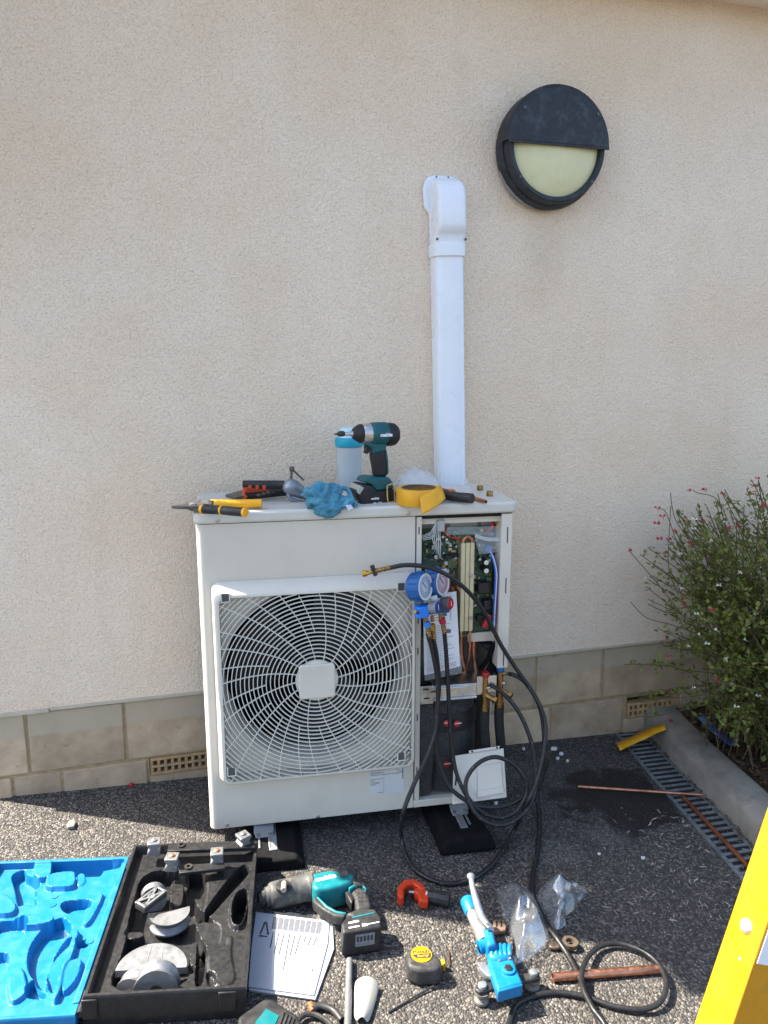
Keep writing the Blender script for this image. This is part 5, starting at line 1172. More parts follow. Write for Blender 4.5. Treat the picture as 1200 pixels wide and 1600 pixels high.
# ---- instruction sheets in a clear sleeve
k2 = lambda x, y: (380+x/7.5, 1410+y/7.5)
bk = thing('instruction_papers', 'stack of white printed instruction papers in clear film beside the case', 'papers', Matrix.Translation(gp(450, 1500, 0)))
for i, (dx, dy, h) in enumerate(((10, 14, .003), (5, 7, .007), (0, 0, .011))):
    q_ = [(150, 110), (1010, 215), (990, 480), (830, 1085), (60, 985), (100, 480)] if i == 2 else [(150, 110), (1040, 225), (1060, 540), (840, 1130+dy), (60, 1010+dy*2), (95, 480)]
    slab([k2(x+dx, y) for x, y in q_], h-.003, h, 'sheet', paper, bk, .0008)
A, B_, C_, D_ = [gp(*k2(x, y), .0113) for x, y in ((180, 140), (950, 220), (840, 850), (110, 760))]
pi_ = lambda u, w_: (A*(1-u)+B_*u)*(1-w_)+(D_*(1-u)+C_*u)*w_
for i in range(9):
    u = .23+i*.084
    MB().prism([pi_(u, .02), pi_(u+.075, .02), pi_(u+.070, .26), pi_(u-.005, .26)], GN*.0002).build('printed_column', mat('print_pale', C('#565960'), .7, var=.25, vs=300), bk, W=True, smooth=0)
    MB().strip([pi_(u+.03, .32), pi_(u+.01-.01*(i % 3), (.62, .72, .74, .98, .72, .68, .45, .5, .5)[i])], .0028, GN*.0002).build('printed_line', ink, bk, W=True, smooth=0)
tri = [(.05, .42), (.125, .10), (.19, .42)]
for i in range(3):
    a, b_ = tri[i], tri[(i+1) % 3]
    pa = [pi_(a[0]+(b_[0]-a[0])*t, a[1]+(b_[1]-a[1])*t) for t in (.12, .5, .78)]
    MB().strip(pa, .0045, GN*.0003).build('recycling_arrow', ink, bk, W=True, smooth=0)
    d = (pa[2]-pa[1]).normalized(); s_ = d.cross(GN); MB().prism([pa[2]+s_*.005, pa[2]-s_*.005, pa[2]+d*.008], GN*.0003).build('arrow_head', ink, bk, W=True, smooth=0)
A2, B2, C2, D2 = [gp(*k2(x, y), .0114) for x, y in ((690, 500), (930, 520), (850, 850), (600, 830))]
MB().prism([A2, B2, C2, D2], GN*.0003).build('printed_panel', mat('print_mint', C('#a9c4ba'), .7), bk, W=True, smooth=0)
p2 = lambda u, w_: (A2*(1-u)+B2*u)*(1-w_)+(D2*(1-u)+C2*u)*w_+GN*.0005
fg = MB(); rr_ = random.Random(2)
for i in range(26):
    u, w_ = rr_.uniform(.1, .9), rr_.choice((.14, .16, .55, .6, .82, .86, .9)); fg.strip([p2(u, w_), p2(u+rr_.uniform(-.06, .08), w_+rr_.uniform(-.05, .05))], .0024, GN*.0002)
for u in (.18, .4, .62): fg.strip([p2(u, .15), p2(u, .55)], .0006, GN*.0002)
fg.build('printed_figure', ink, bk, W=True, smooth=0)
ol = [gp(*k2(x, y), .012) for x, y in ((140, 95), (560, 140), (1030, 215), (1062, 480), (1020, 680), (880, 1010), (840, 1110), (420, 1050), (60, 1000), (90, 500))]
crumple('film_sleeve', ol, sum(ol, Vector())/10, mat('sleeve_film', C('#aab0b4'), .4, var=.01, alpha=.06, spec=.2), bk, lambda t: .004, 8, 2.2, .003, 30)

# ---- dark case at the near edge, with a teal plate
bc = thing('battery_charger', 'black battery charger with a teal plate at the near edge, below the papers', 'charger', Matrix.Translation(gp(430, 1590, 0)))
slab([k2(x, y) for x, y in ((-60, 1330), (240, 1120), (330, 1115), (640, 1310), (700, 1420), (560, 1620), (-80, 1640))], .002, .055, 'body', blackpl, bc, .008, 3)
slab([k2(x, y) for x, y in ((270, 1240), (425, 1325), (370, 1440), (120, 1500), (150, 1390))], .05, .0565, 'plate', mat('teal_dark', C('#0e6266'), .45), bc, .001)
for i in range(4): slab([k2(x, y) for x, y in ((470+i*40, 1270+i*25), (490+i*40, 1280+i*25), (420+i*40, 1480+i*25), (400+i*40, 1470+i*25))], .05, .058, 'fin', blackpl, bc, .001)
cb = MB().tube(spline([gp(*k2(x, y), .012) for x, y in ((600, 1440), (700, 1330), (800, 1310), (900, 1340), (1010, 1420), (1100, 1560))], 6), .006, 8).build('charger_cable', blackpl, W=False)
tag(cb, 'black charger lead curling below the papers', 'cable', 'refrigerant hoses and cables')
od = thing('marker_pen', 'dark pen with an orange end under the corner of the papers', 'pen', Matrix.Translation(gp(487, 1570, .0)))
MB().tube([gp(485, 1568, .010), gp(489, 1580, .010)], .0065, 10).build('end_cap', mat('orange_cap', C('#c2562f'), .5), od, W=True); MB().tube(spline([gp(488, 1578, .010), gp(500, 1572, .010), gp(520, 1578, .010), gp(534, 1594, .010)], 4), .008, 10).build('barrel', blackpl, od, W=True)

# ---- grey bar and white offcut
gb_ = thing('grey_bar', 'slim grey metal bar lying towards the camera beside the white offcut', 'bar', Matrix.Translation(gp(547, 1550, 0)))
MB().tube([gp(546, 1500, .010), gp(543, 1610, .010), gp(541, 1660, .01)], .0085, 12).build('bar', mat('bar_grey', C('#6f7071'), .5, .3, var=.1), gb_, W=True); MB().lathe([(0, .0085), (.003, .006), (.004, .001)], gp(546, 1500, .010), gp(546, 1490, .010)-gp(546, 1500, .010), 12).build('tip', MATS['bar_grey'], gb_, W=True)
oc = thing('white_offcut', 'white plastic trunking offcut bent like a scoop beside the grey bar', 'offcut', Matrix.Translation(gp(572, 1570, 0)))
k2b = lambda x, y: (380+x/2.857, 1280+y/2.857)
va, fa = [], []
rows = [((497, 735), (607, 742)), ((492, 775), (606, 770)), ((495, 830), (590, 825)), ((490, 880), (572, 885)), ((505, 905), (556, 912))]
for i, (a, b_) in enumerate(rows):
    for j in range(9):
        u = j/8; p = gp(*k2b(a[0]+(b_[0]-a[0])*u, a[1]+(b_[1]-a[1])*u), .008); va.append(p+GN*(.016*math.sin(math.pi*u)+.010*(i == 0)))
for i in range(4):
    for j in range(8): fa.append((i*9+j, i*9+j+1, (i+1)*9+j+1, (i+1)*9+j))
o_ = MB().add(va, fa).build('shell', mat('offcut_white', C('#a09e94'), .45, var=.04), oc, W=True, smooth=180); s_ = o_.modifiers.new('s', 'SOLIDIFY'); s_.thickness = .003
ss = o_.modifiers.new('u', 'SUBSURF'); ss.levels = 1; ss.render_levels = 2

# ---- tape measure
tm = thing('tape_measure', 'black and yellow tape measure lying on the sunny tarmac', 'tape measure', Matrix.Translation(gp(662, 1515, 0)))
slab([k2b(x, y) for x, y in ((727, 600), (745, 572), (790, 562), (840, 580), (880, 620), (892, 650), (870, 668), (790, 672), (735, 655))], .003, .050, 'body', mat('tape_black', (.03, .03, .031), .55, var=.2, dirt=(C('#6d675d'), .4, 40)), tm, .012, 4)
c = gp(*k2b(796, 604), .051); r_ = (gp(*k2b(843, 604), .051)-c).length
MB().lathe([(0, r_), (.0012, r_*.98), (.0013, .0)], c, GN, 36).build('badge', mat('badge_yellow', C('#c2940a'), .4, var=.03), tm, W=True, smooth=30)
ex_ = (gp(*k2b(843, 594), .052)-gp(*k2b(750, 600), .052)).normalized(); ey_ = GN.cross(ex_)
MB().prism([c+GN*.0014+ex_*a*r_+ey_*b_*r_ for a, b_ in ((-.92, -.02), (.92, .06), (.80, -.52), (-.55, -.52))], GN*.0003).build('badge_band', ink, tm, W=True, smooth=0)
text('lettering', 'STANLEY', .0105, ink, tm, frame(c+GN*.0018+ey_*r_*.25, ex_, ey_), 0, .0002, W=True); text('lettering', '5m/16\'', .0105, MATS['badge_yellow'], tm, frame(c+GN*.0021-ey_*r_*.28+ex_*r_*.1, ex_, ey_), .1, .0003, W=True)
MB().box(gp(*k2b(893, 650), .012), (.006, .016, .022)).build('tape_end', MATS['badge_yellow'], tm, W=True, bevel=.001)
MB().tube([gp(*k2b(918, 590), .004), gp(*k2b(924, 655), .004)], .0022, 6)
tw = MB().tube([gp(701, 1486, .003), gp(703, 1509, .003)], .0024, 6).build('twig', mat('twig', C('#3b2b20'), .8)); tag(tw, 'thin dark twig beside the tape measure', 'twig')
ct = MB().tube(spline([gp(607, 1582, .003), gp(640, 1562, .004), (gp(668, 1546, .006)), gp(678, 1540, .010)], 5), .0022, 6).build('cable_tie', blackpl); tag(ct, 'thin black cable tie on the tarmac below the tape measure', 'cable tie')

# ---- pipe cutter
pc_ = thing('pipe_cutter', 'orange pipe cutter with a black knob in the shade', 'pipe cutter', Matrix.Translation(gp(660, 1400, 0)))
ored = mat('cutter_orange', C('#c23a17'), .45, var=.12, vs=30, dirt=(C('#5e3324'), .4, 40))
slab([k2b(x, y) for x, y in ((690, 300), (715, 270), (755, 262), (800, 285), (815, 310), (790, 308), (760, 285), (730, 290), (715, 310), (718, 345), (700, 350), (688, 330))], .004, .034, 'jaw', ored, pc_, .004, 3)
slab([k2b(x, y) for x, y in ((765, 305), (832, 315), (825, 368), (785, 360), (780, 330), (762, 322))], .004, .030, 'slide', ored, pc_, .004, 3)
MB().cyl(gp(*k2b(740, 325), .020), gp(*k2b(780, 330), .020), .0045, 8).build('wheel_pin', steel, pc_, W=True); MB().lathe([(0, .010), (.004, .010)], gp(*k2b(748, 328), .018), GN, 16).build('cutting_wheel', dsteel, pc_, W=True)
a, b_ = gp(*k2b(822, 340), .019), gp(*k2b(922, 362), .019)
MB().lathe([(0, .016), (.004, .019)] + [((b_-a).length*t, .0195) for t in (.15, .8)] + [((b_-a).length*.82, .021), ((b_-a).length*.97, .021), ((b_-a).length, .018)], a, b_-a, 10).build('knob', blackpl, pc_, W=True, smooth=20)
MB().lathe([(0, .017), (.004, .017)], a-(b_-a).normalized()*.003, b_-a, 14).build('collar', steel, pc_, W=True)

# ---- blue hand bender
k3 = lambda x, y: (710+x/6.669, 1350+y/6.667)
bn = thing('pipe_bender', 'bright blue hand pipe bender with a silver lever on the tarmac', 'pipe bender', Matrix.Translation(gp(780, 1500, 0)))
bblue = mat('bender_blue', C('#0a6a9f'), .38, var=.05, vs=20, dirt=(C('#3f7ea3'), .3, 40))
slab([k3(x, y) for x, y in ((345, 960), (600, 960), (715, 1240), (450, 1310), (385, 1120))], .045, .072, 'body', bblue, bn, .006, 3)
MB().prism([gp(*k3(x, y), .071) for x, y in ((450, 1305), (712, 1240), (712, 1262), (452, 1330))], -GN*.03).build('front_lip', bblue, bn, W=True, bevel=.003)
for i in range(5):
    x = 382+i*47; MB().tube(spline([gp(*k3(x+12, 968-abs(i-2)*4), .068), gp(*k3(x+9, 950-abs(i-2)*4), .0765), gp(*k3(x+2, 895), .0785), gp(*k3(x-4+i*2, 850+abs(i-2)*4), .0765), gp(*k3(x-6+i*2, 838+abs(i-2)*5), .066)], 4), .0050, 8).build('cooling_rib', bblue, bn, W=True)
slab([k3(x, y) for x, y in ((335, 840), (440, 800), (560, 815), (600, 880), (598, 970), (460, 995), (350, 960))], .045, .080, 'pump_block', bblue, bn, .014, 4)
slab([k3(x, y) for x, y in ((285, 610), (390, 595), (415, 740), (440, 830), (345, 850), (320, 730))], .055, .098, 'lever_bracket', bblue, bn, .007, 3)
a, b_ = gp(*k3(170, 470), .085), gp(*k3(310, 800), .066)
MB().cyl(a, b_, .0165, 20).build('cylinder', mat('bender_tube', (.55, .53, .48), .38, .8, var=.15, vs=20), bn, W=True)
d = (a-b_).normalized(); MB().lathe([(-.006, .0185), (.0, .0195), (.03, .0195), (.036, .017), (.038, .008)], a-d*.006, d, 22).build('cylinder_cap', bblue, bn, W=True, smooth=45)
a, b_ = gp(*k3(250, 870), .066), gp(*k3(330, 850), .066); MB().cyl(a, b_, .016, 16).build('port_boss', bblue, bn, W=True); MB().cyl(gp(*k3(236, 880), .064), a, .013, 12).build('port_plug', blackpl, bn, W=True)
lv = [gp(*k3(172, 130), .15), gp(*k3(190, 240), .142), gp(*k3(230, 390), .128), gp(*k3(280, 540), .112), gp(*k3(350, 660), .100)]
MB().tube(spline(lv, 4), .008, 10, rad=[.0065+.0035*min(1, i/10) for i in range(17)]).build('lever', alloy, bn, W=True)
MB().lathe([(-.009, .004), (-.005, .0095), (0, .011), (.005, .0095), (.009, .004)], lv[0], GN, 16).build('lever_knob', alloy, bn, W=True)
MB().box(gp(*k3(345, 645), .104), (.016, .022, .014), base((0, 0, 0), .3)).build('lever_pin', steel, bn, W=True, bevel=.002)
c = gp(*k3(560, 1105), .0725); MB().lathe([(0, .017), (.004, .0165), (.005, .012)], c, GN, 24).build('bolt_boss', bblue, bn, W=True); MB().lathe([(.005, .010), (.009, .009)], c, GN, 6).build('bolt', dsteel, bn, W=True)
for x, y in ((465, 1000), (570, 985)): MB().lathe([(0, .006), (.003, .005)], gp(*k3(x, y), .0725), GN, 6).build('bolt', alloy, bn, W=True)
slab([k3(x, y) for x, y in ((215, 1300), (230, 1255), (850, 1110), (890, 1140), (885, 1185), (260, 1335))], .032, .042, 'cross_bar', blackpl, bn, .003)
for x, y in ((290, 1275), (825, 1140)):
    c = gp(*k3(x, y), .043); MB().lathe([(0, .011), (.006, .010), (.008, .006)], c, GN, 12).build('roller_pin', alloy, bn, W=True)
    v_ = MB().lathe([(0, .018), (-.006, .018), (-.014, .012), (-.022, .018), (-.028, .018)], c-GN*.0115, GN, 20).build('roller', mat('roller_grey', C('#6e6a64'), .5, .4, var=.2, vs=40), bn, W=True, smooth=30)
for h, sx in ((.048, 0), (.030, 25)):
    q_ = [gp(*k3(x, y), h) for x, y in ((235, 1020+sx*2), (300, 1010+sx*2), (370, 1070+sx*2), (400, 1180), (330, 1150+sx), (270, 1090+sx))]
    MB().prism(q_, -GN*.010).build('former', alu, bn, W=True, bevel=.002)
MB().prism([gp(*k3(x, y), .05) for x, y in ((600, 950), (640, 945), (650, 1000), (615, 1010))], -GN*.02).build('stop', MATS['offcut_white'], bn, W=True, bevel=.003)
# ---- loose ratchet part behind the bender
rp = thing('ratchet_plate', 'brown slotted steel plate half hidden behind the bender', 'plate', Matrix.Translation(gp(780, 1445, 0)))
slab([k3(x, y) for x, y in ((400, 575), (500, 572), (545, 640), (535, 690), (415, 705))], .004, .016, 'plate', mat('rust_brown', C('#7a6455'), .7, .3, var=.25, vs=40), rp, .003)
for x in (440, 490): MB().prism([gp(*k3(a, b_), .0163) for a, b_ in ((x-8, 595), (x+8, 595), (x+8, 655), (x-8, 655))], GN*.0006).build('slot', dark_hole, rp, W=True, smooth=0)
# ---- spanner under the bag
sp_ = thing('ring_spanner', 'dull ring spanner poking out from under the clear bag', 'spanner', Matrix.Translation(gp(885, 1472, 0)))
sm = mat('spanner_steel', C('#77695a'), .5, .7, var=.25, vs=30)
c = gp(*z3(458, 462), .016); MB().lathe([(0, .011), (0, .020), (.012, .020), (.012, .011), (0, .011)], c-GN*.008, GN, 20, caps=False).build('ring', sm, sp_, W=True, smooth=30)
slab([z3(x, y) for x, y in ((378, 462), (400, 455), (440, 448), (445, 475), (400, 482), (380, 478))], .004, .014, 'handle', sm, sp_, .003)
# ---- clear bags
bagm = film_material('clear_bag', .25, .16)
for pts, lb, sd in ((((440, 290), (560, 280), (650, 300), (800, 390), (900, 520), (960, 680), (980, 800), (900, 920), (690, 1070), (640, 960), (600, 830), (545, 640), (490, 520)), 'larger crumpled clear plastic bag beside the blue bender', 1.7), (((850, 350), (960, 290), (1100, 270), (1250, 300), (1345, 310), (1330, 380), (1250, 470), (1170, 560), (1150, 680), (1080, 720), (1000, 640), (930, 500)), 'smaller crumpled clear plastic bag beyond the black hose', 6.1)):
    ol = [gp(*k3(x, y), .01) for x, y in pts]; cc = sum(ol, Vector())/len(ol)
    bg_ = thing('clear_bag', lb, 'bag', Matrix.Translation(gp(*k3(pts[0][0], pts[0][1]), 0)), 'clear plastic bags')
    crumple('film', ol, cc, bagm, bg_, lambda t: .045*(1-t**3)+.004, 22, sd, .024, 15, 180)
    crumple('film', ol, cc, bagm, bg_, lambda t: .016*(1-t**2)+.002, 16, sd+4, .012, 17, 180)
# ---- copper pipes
def pipe(name, a, b_, r, m, label, hollow=True):
    d = b_-a; L_ = d.length; T = thing(name, label, 'pipe', Matrix.Translation(a), 'loose copper pipes')
    MB().lathe([(.01, r*.8), (0, r*.8), (0, r), (L_*.33, r*1.0), (L_*.66, r), (L_, r), (L_, r*.8), (L_-.01, r*.8)], a, d, 14, caps=False).build('tube', m, T, W=True, smooth=30); return T
pipe('copper_pipe', gp(864, 1527, .0115), gp(1030, 1514, .0115), .0105, copper, 'short thick copper pipe under the looped cable')
pipe('copper_pipe', gp(903, 1229, .010), gp(1098, 1242, .022), .0052, copper, 'thin copper pipe lying over the damp patch and the grate')
pipe('copper_pipe', gp(1068, 1246, .016), gp(1180, 1365, .016), .0070, mat('copper_brown', C('#8a5136'), .55, .7, var=.3, vs=30), 'brown copper pipe lying along the drain grate')
MB().lathe([(0, .004), (0, .007), (.006, .007), (.006, .004)], gp(1090, 1255, .012), Vector((1, .2, .1)), 10, caps=False)
# ---- strip of yellow tape on the kerb end
A = [gp(*p, .02) for p in ((962, 1158), (976, 1172))]
ysp = thing('yellow_tape_strip', 'loose strip of yellow tape lying from the grate onto the kerb end', 'tape', Matrix.Translation(gp(970, 1168, 0)))
pts = [((963, 1161), (969, 1173), .022), ((985, 1152), (990, 1163), .030), ((1005, 1142), (1010, 1154), .050), ((1022, 1135), (1026, 1146), .085), ((1038, 1131), (1041, 1140), .112)]
ea = spline([gp(*a, h) for a, b_, h in pts], 5); eb = spline([gp(*b_, h) for a, b_, h in pts], 5); v = []
for a, b_ in zip(ea, eb): v += [a, b_]
o_ = MB().add(v, [(2*i, 2*i+1, 2*i+3, 2*i+2) for i in range(len(ea)-1)]).build('strip', tape_y, ysp, W=True, smooth=180); s_ = o_.modifiers.new('s', 'SOLIDIFY'); s_.thickness = .001
# ---- wrapper in the bed
bw = thing('blue_wrapper', 'faded blue plastic wrapper lying in the planting bed', 'wrapper', Matrix.Translation(gp(1118, 1140, .1)))
zw = lambda pts: [gp(860+x/3.53, 980+y/3.53, .115) for x, y in pts]
MB().prism(zw(((810, 495), (850, 488), (905, 550), (960, 600), (1020, 640), (1000, 655), (935, 610), (860, 550))), -GN*.002).build('sheet', mat('wrapper_blue', C('#4d6f9c'), .4, var=.3, vs=30, dirt=(C('#b9c3cc'), .6, 30)), bw, W=True)
MB().prism([p+GN*.003 for p in zw(((862, 535), (885, 540), (1010, 640), (985, 645)))], -GN*.002).build('print_band', mat('wrapper_navy', C('#22408f'), .4), bw, W=True)
# ---- slate chip and plaster chips
def chip(name, px, py, s, h, m, label, cat, grp=None, seed=0):
    rr = random.Random(seed); c = gp(px, py, h); n = 7; P = []
    for i in range(n):
        a = 2*math.pi*i/n; q = s*rr.uniform(.65, 1.1); P.append(c+Vector((q*math.cos(a), q*.8*math.sin(a), 0)))
    return tag(MB().prism(P, -GN*(h-.0008)).build(name, m, bevel=min(.003, h*.3)), label, cat, grp)
slate = mat('slate', C('#6a6864'), .8, var=.15, vs=30)
tag(MB().prism([gp(*p, .012) for p in ((103, 1289), (108, 1281), (116, 1279), (119, 1284), (116, 1291), (106, 1292))], -GN*.011).build('stone_chip', slate, bevel=.003), 'flat grey stone chip on the sunny tarmac at left', 'stone')
plas = mat('plaster', C('#cfcdc8'), .9, var=.08)
for i, (px, py, s, lb) in enumerate(((865, 1168, .016, 'largest white plaster chip near the wall foot'), (877, 1176, .012, 'white plaster chip just right of the largest'), (871, 1183, .009, 'small white plaster chip in front of the largest'), (887, 1187, .008, 'small white plaster chip at the right of the group by the wall'), (818, 1168, .008, 'white plaster chip behind the hoses by the wall'), (775, 1253, .009, 'white plaster chip below the leaning access cover'), (936, 1333, .007, 'angular white chip on the shaded tarmac, left of two'), (1005, 1339, .010, 'round white chip on the shaded tarmac, right of two'))):
    chip('plaster_chip', px, py, s, .011 if i < 6 else .006, plas, lb, 'chip', 'white plaster chips', i)
ra_ = MB().lathe([(0, .008), (.006, .009), (.010, .004)], gp(205, 1228, .0), GN, 9).build('red_petal', redpl); tag(ra_, 'small dark red petal at the wall foot left of the air brick', 'petal')

# ================================================================== shrub
leafm = leaf_material('leaf_green', (.085, .125, .02), (.27, .30, .07)); stemm = mat('stem', C('#5a4a38'), .8, var=.2)
rs = random.Random(11)
sb = thing('flowering_shrub', 'bushy green shrub with small red and white flowers in the right bed', 'shrub', Matrix.Translation((2.12, -.42, .08)))
lv_, lf_ = [], []
stm = MB(); tips = []
def leaf(p, d, s):
    d = d.normalized(); side = d.cross(Vector((rs.uniform(-.4, .4), rs.uniform(-.4, .4), 1))).normalized(); up = side.cross(d)
    w_ = s*rs.uniform(.26, .40); k = len(lv_); q = p+d*s*.48+up*s*.05
    lv_.extend([p, q+side*w_, p+d*s, q-side*w_]); lf_.append((k, k+1, k+2, k+3))
cen = Vector((2.10, -.40, .62))
for i in range(300):
    b0 = Vector((2.12+rs.gauss(0, .11), -.42+rs.gauss(0, .11), .08))
    th = rs.uniform(0, 2*math.pi); el = rs.uniform(.0, 1.0)**.75
    rad = .58 if i % 7 else .68
    tgt = cen+Vector((math.cos(th)*math.sqrt(1-el*el)*rad, math.sin(th)*math.sqrt(1-el*el)*rad*.72, el*.58-.05+ (-.30 if rs.random() < .30 else 0)))
    if tgt.y > -.03: tgt.y = -.03-rs.random()*.06
    if tgt.z < .12: tgt.z = .12
    mid = b0.lerp(tgt, .5)+Vector((rs.gauss(0, .03), rs.gauss(0, .03), .10+rs.random()*.06))
    P = spline([b0, mid, tgt], 9); L_ = sum((P[j+1]-P[j]).length for j in range(len(P)-1))
    stm.tube(P[::3]+[P[-1]], .0016, 4, rad=None); tips.append((P[-1], (P[-1]-P[-3]).normalized()))
    nl_ = int(54*L_/.6)
    for j in range(nl_):
        t = .06+.92*(rs.random()**.8); x = t*(len(P)-1); a = int(x); p = P[a].lerp(P[min(a+1, len(P)-1)], x-a)
        dens = 1 if t < .82 else .45
        if rs.random() > dens: continue
        dd = Vector((rs.gauss(0, 1), rs.gauss(0, 1), rs.gauss(.25, .7))).normalized(); o = p+dd*rs.random()*.028
        leaf(o, dd+(P[-1]-P[-3]).normalized()*.5, rs.uniform(.012, .028)); 
        if rs.random() < .5: leaf(o, -dd+Vector((0, 0, .4)), rs.uniform(.010, .022))
lo_ = MB().add(lv_, lf_).build('foliage', leafm, sb, W=True, smooth=0); lo_['kind'] = 'stuff'
so2 = stm.build('stems', stemm, sb, W=True); so2['kind'] = 'stuff'
# wispy side shoots to the left
for pts in (((1065, 960), (1030, 915), (1000, 880), (983, 860)), ((1075, 985), (1045, 975), (1010, 965), (985, 940)), ((1060, 930), (1045, 890), (1045, 850), (1048, 790)), ((1070, 880), (1055, 840), (1040, 800), (1030, 795)), ((1100, 870), (1060, 820), (1050, 790), (1048, 770)), ((1140, 820), (1120, 780), (1090, 770), (1082, 765))):
    P = spline([wp(x, y, -.36-.02*j) for j, (x, y) in enumerate(pts)], 5)
    MB().tube(P, .0014, 5).build('side_shoot', stemm, sb, W=True)
    tips.append((P[-1], (P[-1]-P[-3]).normalized()))
flr = leaf_material('petal_red', C('#a30d2e'), C('#c9234a'), .5); flw = leaf_material('petal_white', C('#cfcfc4'), C('#e6e2da'), .5); flc = leaf_material('calyx', C('#5d7a2c'), C('#8a9a4a'), .5)
def flower_mesh(nm, m, s):
    v, f = [], []
    for a, l_, w_ in ((0, 1., .42), (2.5, .7, .34), (3.6, .8, .34)):
        k = len(v); ca, sa = math.cos(a), math.sin(a)
        v += [Vector((0, 0, 0)), Vector((ca*l_*.6-sa*w_, sa*l_*.6+ca*w_, .5)), Vector((ca*l_, sa*l_, .35)), Vector((ca*l_*.6+sa*w_, sa*l_*.6-ca*w_, .5))]; f.append((k, k+1, k+2, k+3))
    k = len(v); v += [Vector((.12, 0, 0)), Vector((-.06, .1, 0)), Vector((-.06, -.1, 0)), Vector((0, 0, -.9))]; f += [(k, k+1, k+3), (k+1, k+2, k+3), (k+2, k, k+3)]
    me = bpy.data.meshes.new(nm); me.from_pydata([tuple(p*s) for p in v], [], f); me.materials.append(m); return me
fr_m, fw_m = flower_mesh('red_flower', flr, .012), flower_mesh('white_flower', flw, .0105)
def flower(p, me, nm):
    o = bpy.data.objects.new(nm, me); COL.objects.link(o); o.parent = sb; o.matrix_local = wm(sb).inverted() @ Matrix.Translation(p) @ Matrix.Rotation(rs.uniform(0, 6.3), 4, 'Z') @ Matrix.Rotation(rs.uniform(.3, 1.5), 4, 'X') @ Matrix.Scale(rs.uniform(.8, 1.25), 4)
for px, py in ((1036, 808), (1027, 818), (1028, 795), (1032, 842), (1036, 865), (1101, 766), (1076, 766), (1183, 748), (1176, 760), (1175, 772), (1152, 822), (1138, 826), (1100, 815), (1070, 935), (1069, 947), (1114, 954), (1040, 995), (1053, 830), (1046, 1027), (1080, 850), (1190, 790), (1130, 772)): flower(wp(px, py, -.46-rs.random()*.12), fr_m, 'red_flower')
for px, py in ((1190, 725), (1042, 772), (1085, 812), (1135, 817), (1063, 866), (1120, 985), (1135, 1030), (1093, 992), (1064, 920), (1083, 1075), (1143, 1070), (1184, 1088), (1155, 895), (1186, 815), (1110, 845), (1165, 765), (1105, 1005), (1195, 905), (1075, 1010), (1165, 1000), (1150, 1105), (1125, 915), (1180, 960)): flower(wp(px, py, -.5-rs.random()*.14), fw_m, 'white_flower')
for p, d in tips[::5]: flower(p, fr_m if rs.random() < .35 else fw_m, 'red_flower' if False else 'flower')
tag(MB().lathe([(0, .003), (.004, .010), (.007, .008)], gp(1048, 1127, .104), GN, 7).build('fallen_flower', flr), 'fallen red flower on the end of the concrete kerb', 'flower')
# weeds at the wall foot and low growth in the bed
lv_, lf_ = [], []
for i in range(900):
    x = rs.uniform(1.92, 3.2); y = -rs.random()**1.5*.9-.01
    if rs.random() < .5: x = rs.uniform(1.98, 2.5)
    leaf(Vector((x, y, .075+rs.random()*.10)), Vector((rs.gauss(0, 1), rs.gauss(0, 1), .8)), rs.uniform(.012, .03))
tag(MB().add(lv_, lf_).build('ground_cover', leafm, smooth=0), 'low green seedlings covering the soil under the shrub', 'ground cover')['kind'] = 'stuff'
# bark mulch on the bed
mv, mf = [], []
for i in range(2600):
    y = -rs.random()*1.6-.01; x = 1.93+y*.125*.95+rs.random()**1.6*.9; z = .082+.018*rs.random()+max(0, (x-1.9))*.015
    s = rs.uniform(.006, .020); a = rs.uniform(0, 6.3); d = Vector((math.cos(a), math.sin(a), rs.gauss(0, .25)))*s; n = Vector((-math.sin(a), math.cos(a), rs.gauss(0, .3)))*s*rs.uniform(.2, .45); c = Vector((x, y, z)); k = len(mv)
    mv += [c-d-n, c+d-n*.6, c+d*.9+n, c-d*.8+n, c+Vector((0, 0, -.004))]; mf += [(k, k+1, k+2, k+3), (k, k+4, k+1), (k+2, k+4, k+3)]
tag(MB().add(mv, mf).build('bark_mulch', leaf_material('bark', C('#3a2c20'), C('#7a6248'), .9), smooth=0), 'brown bark and leaf litter over the planting bed', 'mulch')['kind'] = 'stuff'
# dry clippings on the tarmac by the grate
mv, mf = [], []
for i in range(330):
    t = rs.random(); px = rs.gauss(1085, 55)-40*rs.random(); py = rs.uniform(1265, 1440)
    if px > 1180 or px < 930: continue
    p = gp(px, py, .005); s = rs.uniform(.004, .016); a = rs.uniform(0, 6.3); d = Vector((math.cos(a), math.sin(a), rs.gauss(0, .1)))*s; n = Vector((-math.sin(a), math.cos(a), .2))*s*rs.uniform(.08, .2); k = len(mv); bnd = n*rs.uniform(-3, 3)
    mv += [p-d, p+n+bnd, p+d, p-n+bnd]; mf.append((k, k+1, k+2, k+3))
for i in range(160):
    p = gp(rs.uniform(650, 1100), rs.uniform(1190, 1460), .003); s = rs.uniform(.0015, .0042); k = len(mv); mv += [p+Vector((s, 0, 0)), p+Vector((0, s, .001)), p+Vector((-s, 0, 0)), p+Vector((0, -s, .002))]; mf.append((k, k+1, k+2, k+3))
tag(MB().add(mv, mf).build('dry_clippings', leaf_material('clipping', C('#77705f'), C('#c9c6b8'), .9), smooth=0), 'scattered dry clippings and white crumbs on the shaded tarmac', 'litter')['kind'] = 'stuff'
mv, mf = [], []
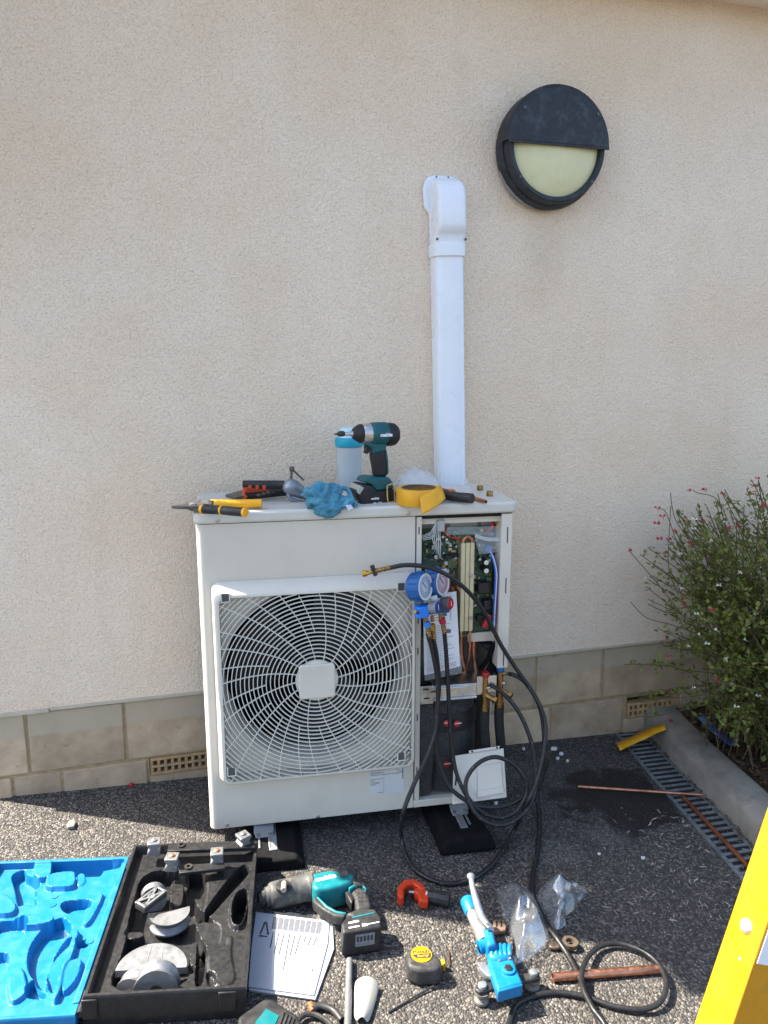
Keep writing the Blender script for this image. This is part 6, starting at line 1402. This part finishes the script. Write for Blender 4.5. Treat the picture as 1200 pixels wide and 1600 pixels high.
for i in range(420):
    u = rs.random(); a = along(GR, u); x, y = a.x+rs.gauss(.012, .014), a.y+rs.gauss(0, .01)
    p = Vector((x, y, gz(x)+.010+rs.random()*.006)); s = rs.uniform(.003, .010); an = rs.uniform(0, 6.3); d = Vector((math.cos(an), math.sin(an), rs.gauss(0, .3)))*s; n = Vector((-math.sin(an), math.cos(an), .3))*s*.4; k = len(mv)
    mv += [p-d, p+n, p+d, p-n]; mf.append((k, k+1, k+2, k+3))
tag(MB().add(mv, mf).build('leaf_litter', MATS['bark'], smooth=0), 'brown leaf litter caught between the grate and the kerb', 'litter')['kind'] = 'stuff'

# ================================================================== step ladder at the near right
def cp(px, py, dep): return CAM+ray(px, py)*dep
lad_y = mat('ladder_yellow', C('#b87f00'), .38, var=.03, vs=10, dirt=(C('#7a6414'), .35, 70))
A0, B0 = cp(1202, 1252, .86), cp(1084, 1600, .86)         # outer left edge
ldir = (B0-A0).normalized()
A1 = cp(1270, 1300, .80); wdir = (A1-A0); wdir = (wdir-ldir*wdir.dot(ldir)).normalized()
fn = wdir.cross(ldir).normalized(); fn = fn if fn.dot(CAM-A0) > 0 else -fn
tb0 = (B0.z-gz(B0.x)-.004)/-ldir.z; foot = B0+ldir*tb0; topp = A0-ldir*.45
ld = thing('step_ladder', 'bright yellow step ladder stile leaning at the near right corner', 'ladder', Matrix.Translation((foot.x, foot.y, gz(foot.x))))
wst, thk, fl_ = .046, .0045, .075
def stile(off, nm='stile', flip=1):
    a, b_ = topp+off, foot+off
    mb = MB(); prof = [(0, 0), (wst, 0), (wst, -fl_), (wst-thk, -fl_), (wst-thk, -thk), (thk, -thk), (thk, -fl_), (0, -fl_)]
    mb.prism([a+wdir*x+fn*y for x, y in prof], b_-a); return mb.build(nm, lad_y, ld, W=True, bevel=.0015)
stile(Vector((0, 0, 0))); 
rng_dir = -fn
side_off = Vector((.42, -.10, 0)); stile(side_off)
for i in range(5):
    c = topp+ldir*(.12+.27*i)
    if (c.z < .1): continue
    MB().prism([c+wdir*x+fn*y for x, y in ((.006, -.02), (wst-.006, -.02), (wst-.006, -.04), (.006, -.04))], side_off+ldir*.0).build('tread', alloy, ld, W=True, bevel=.002)
rv = hit(1166, 1447, A0, fn); MB().lathe([(-.001, .0085), (.0015, .0080), (.0035, .0055), (.0042, .001)], rv, fn, 18).build('rivet', mat('rivet_alu', (.62, .62, .60), .4, .8), ld, W=True)
MB().lathe([(0, .002), (.0006, .0015)], hit(1156, 1498, A0, fn), fn, 8).build('paint_spot', mat('paint_spot', C('#efe88a'), .5), ld, W=True)
s0 = hit(1182, 1508, A0, fn)
stk = [A0+wdir*(wst+.0005)+ldir*((s0-A0).dot(ldir))+ldir*t+fn*y for t, y in ((0, -.004), (0, -.060), (-.13, -.060), (-.13, -.004))]
MB().prism(stk, wdir*.0006).build('sticker', mat('sticker_white', C('#d9dde2'), .4, var=.05), ld, W=True, smooth=0)
MB().prism([foot+wdir*x+fn*y-ldir*.02 for x, y in ((-.004, .004), (wst+.004, .004), (wst+.004, -fl_-.004), (-.004, -fl_-.004))], ldir*.02).build('foot_pad', black_rub, ld, W=True, bevel=.003)
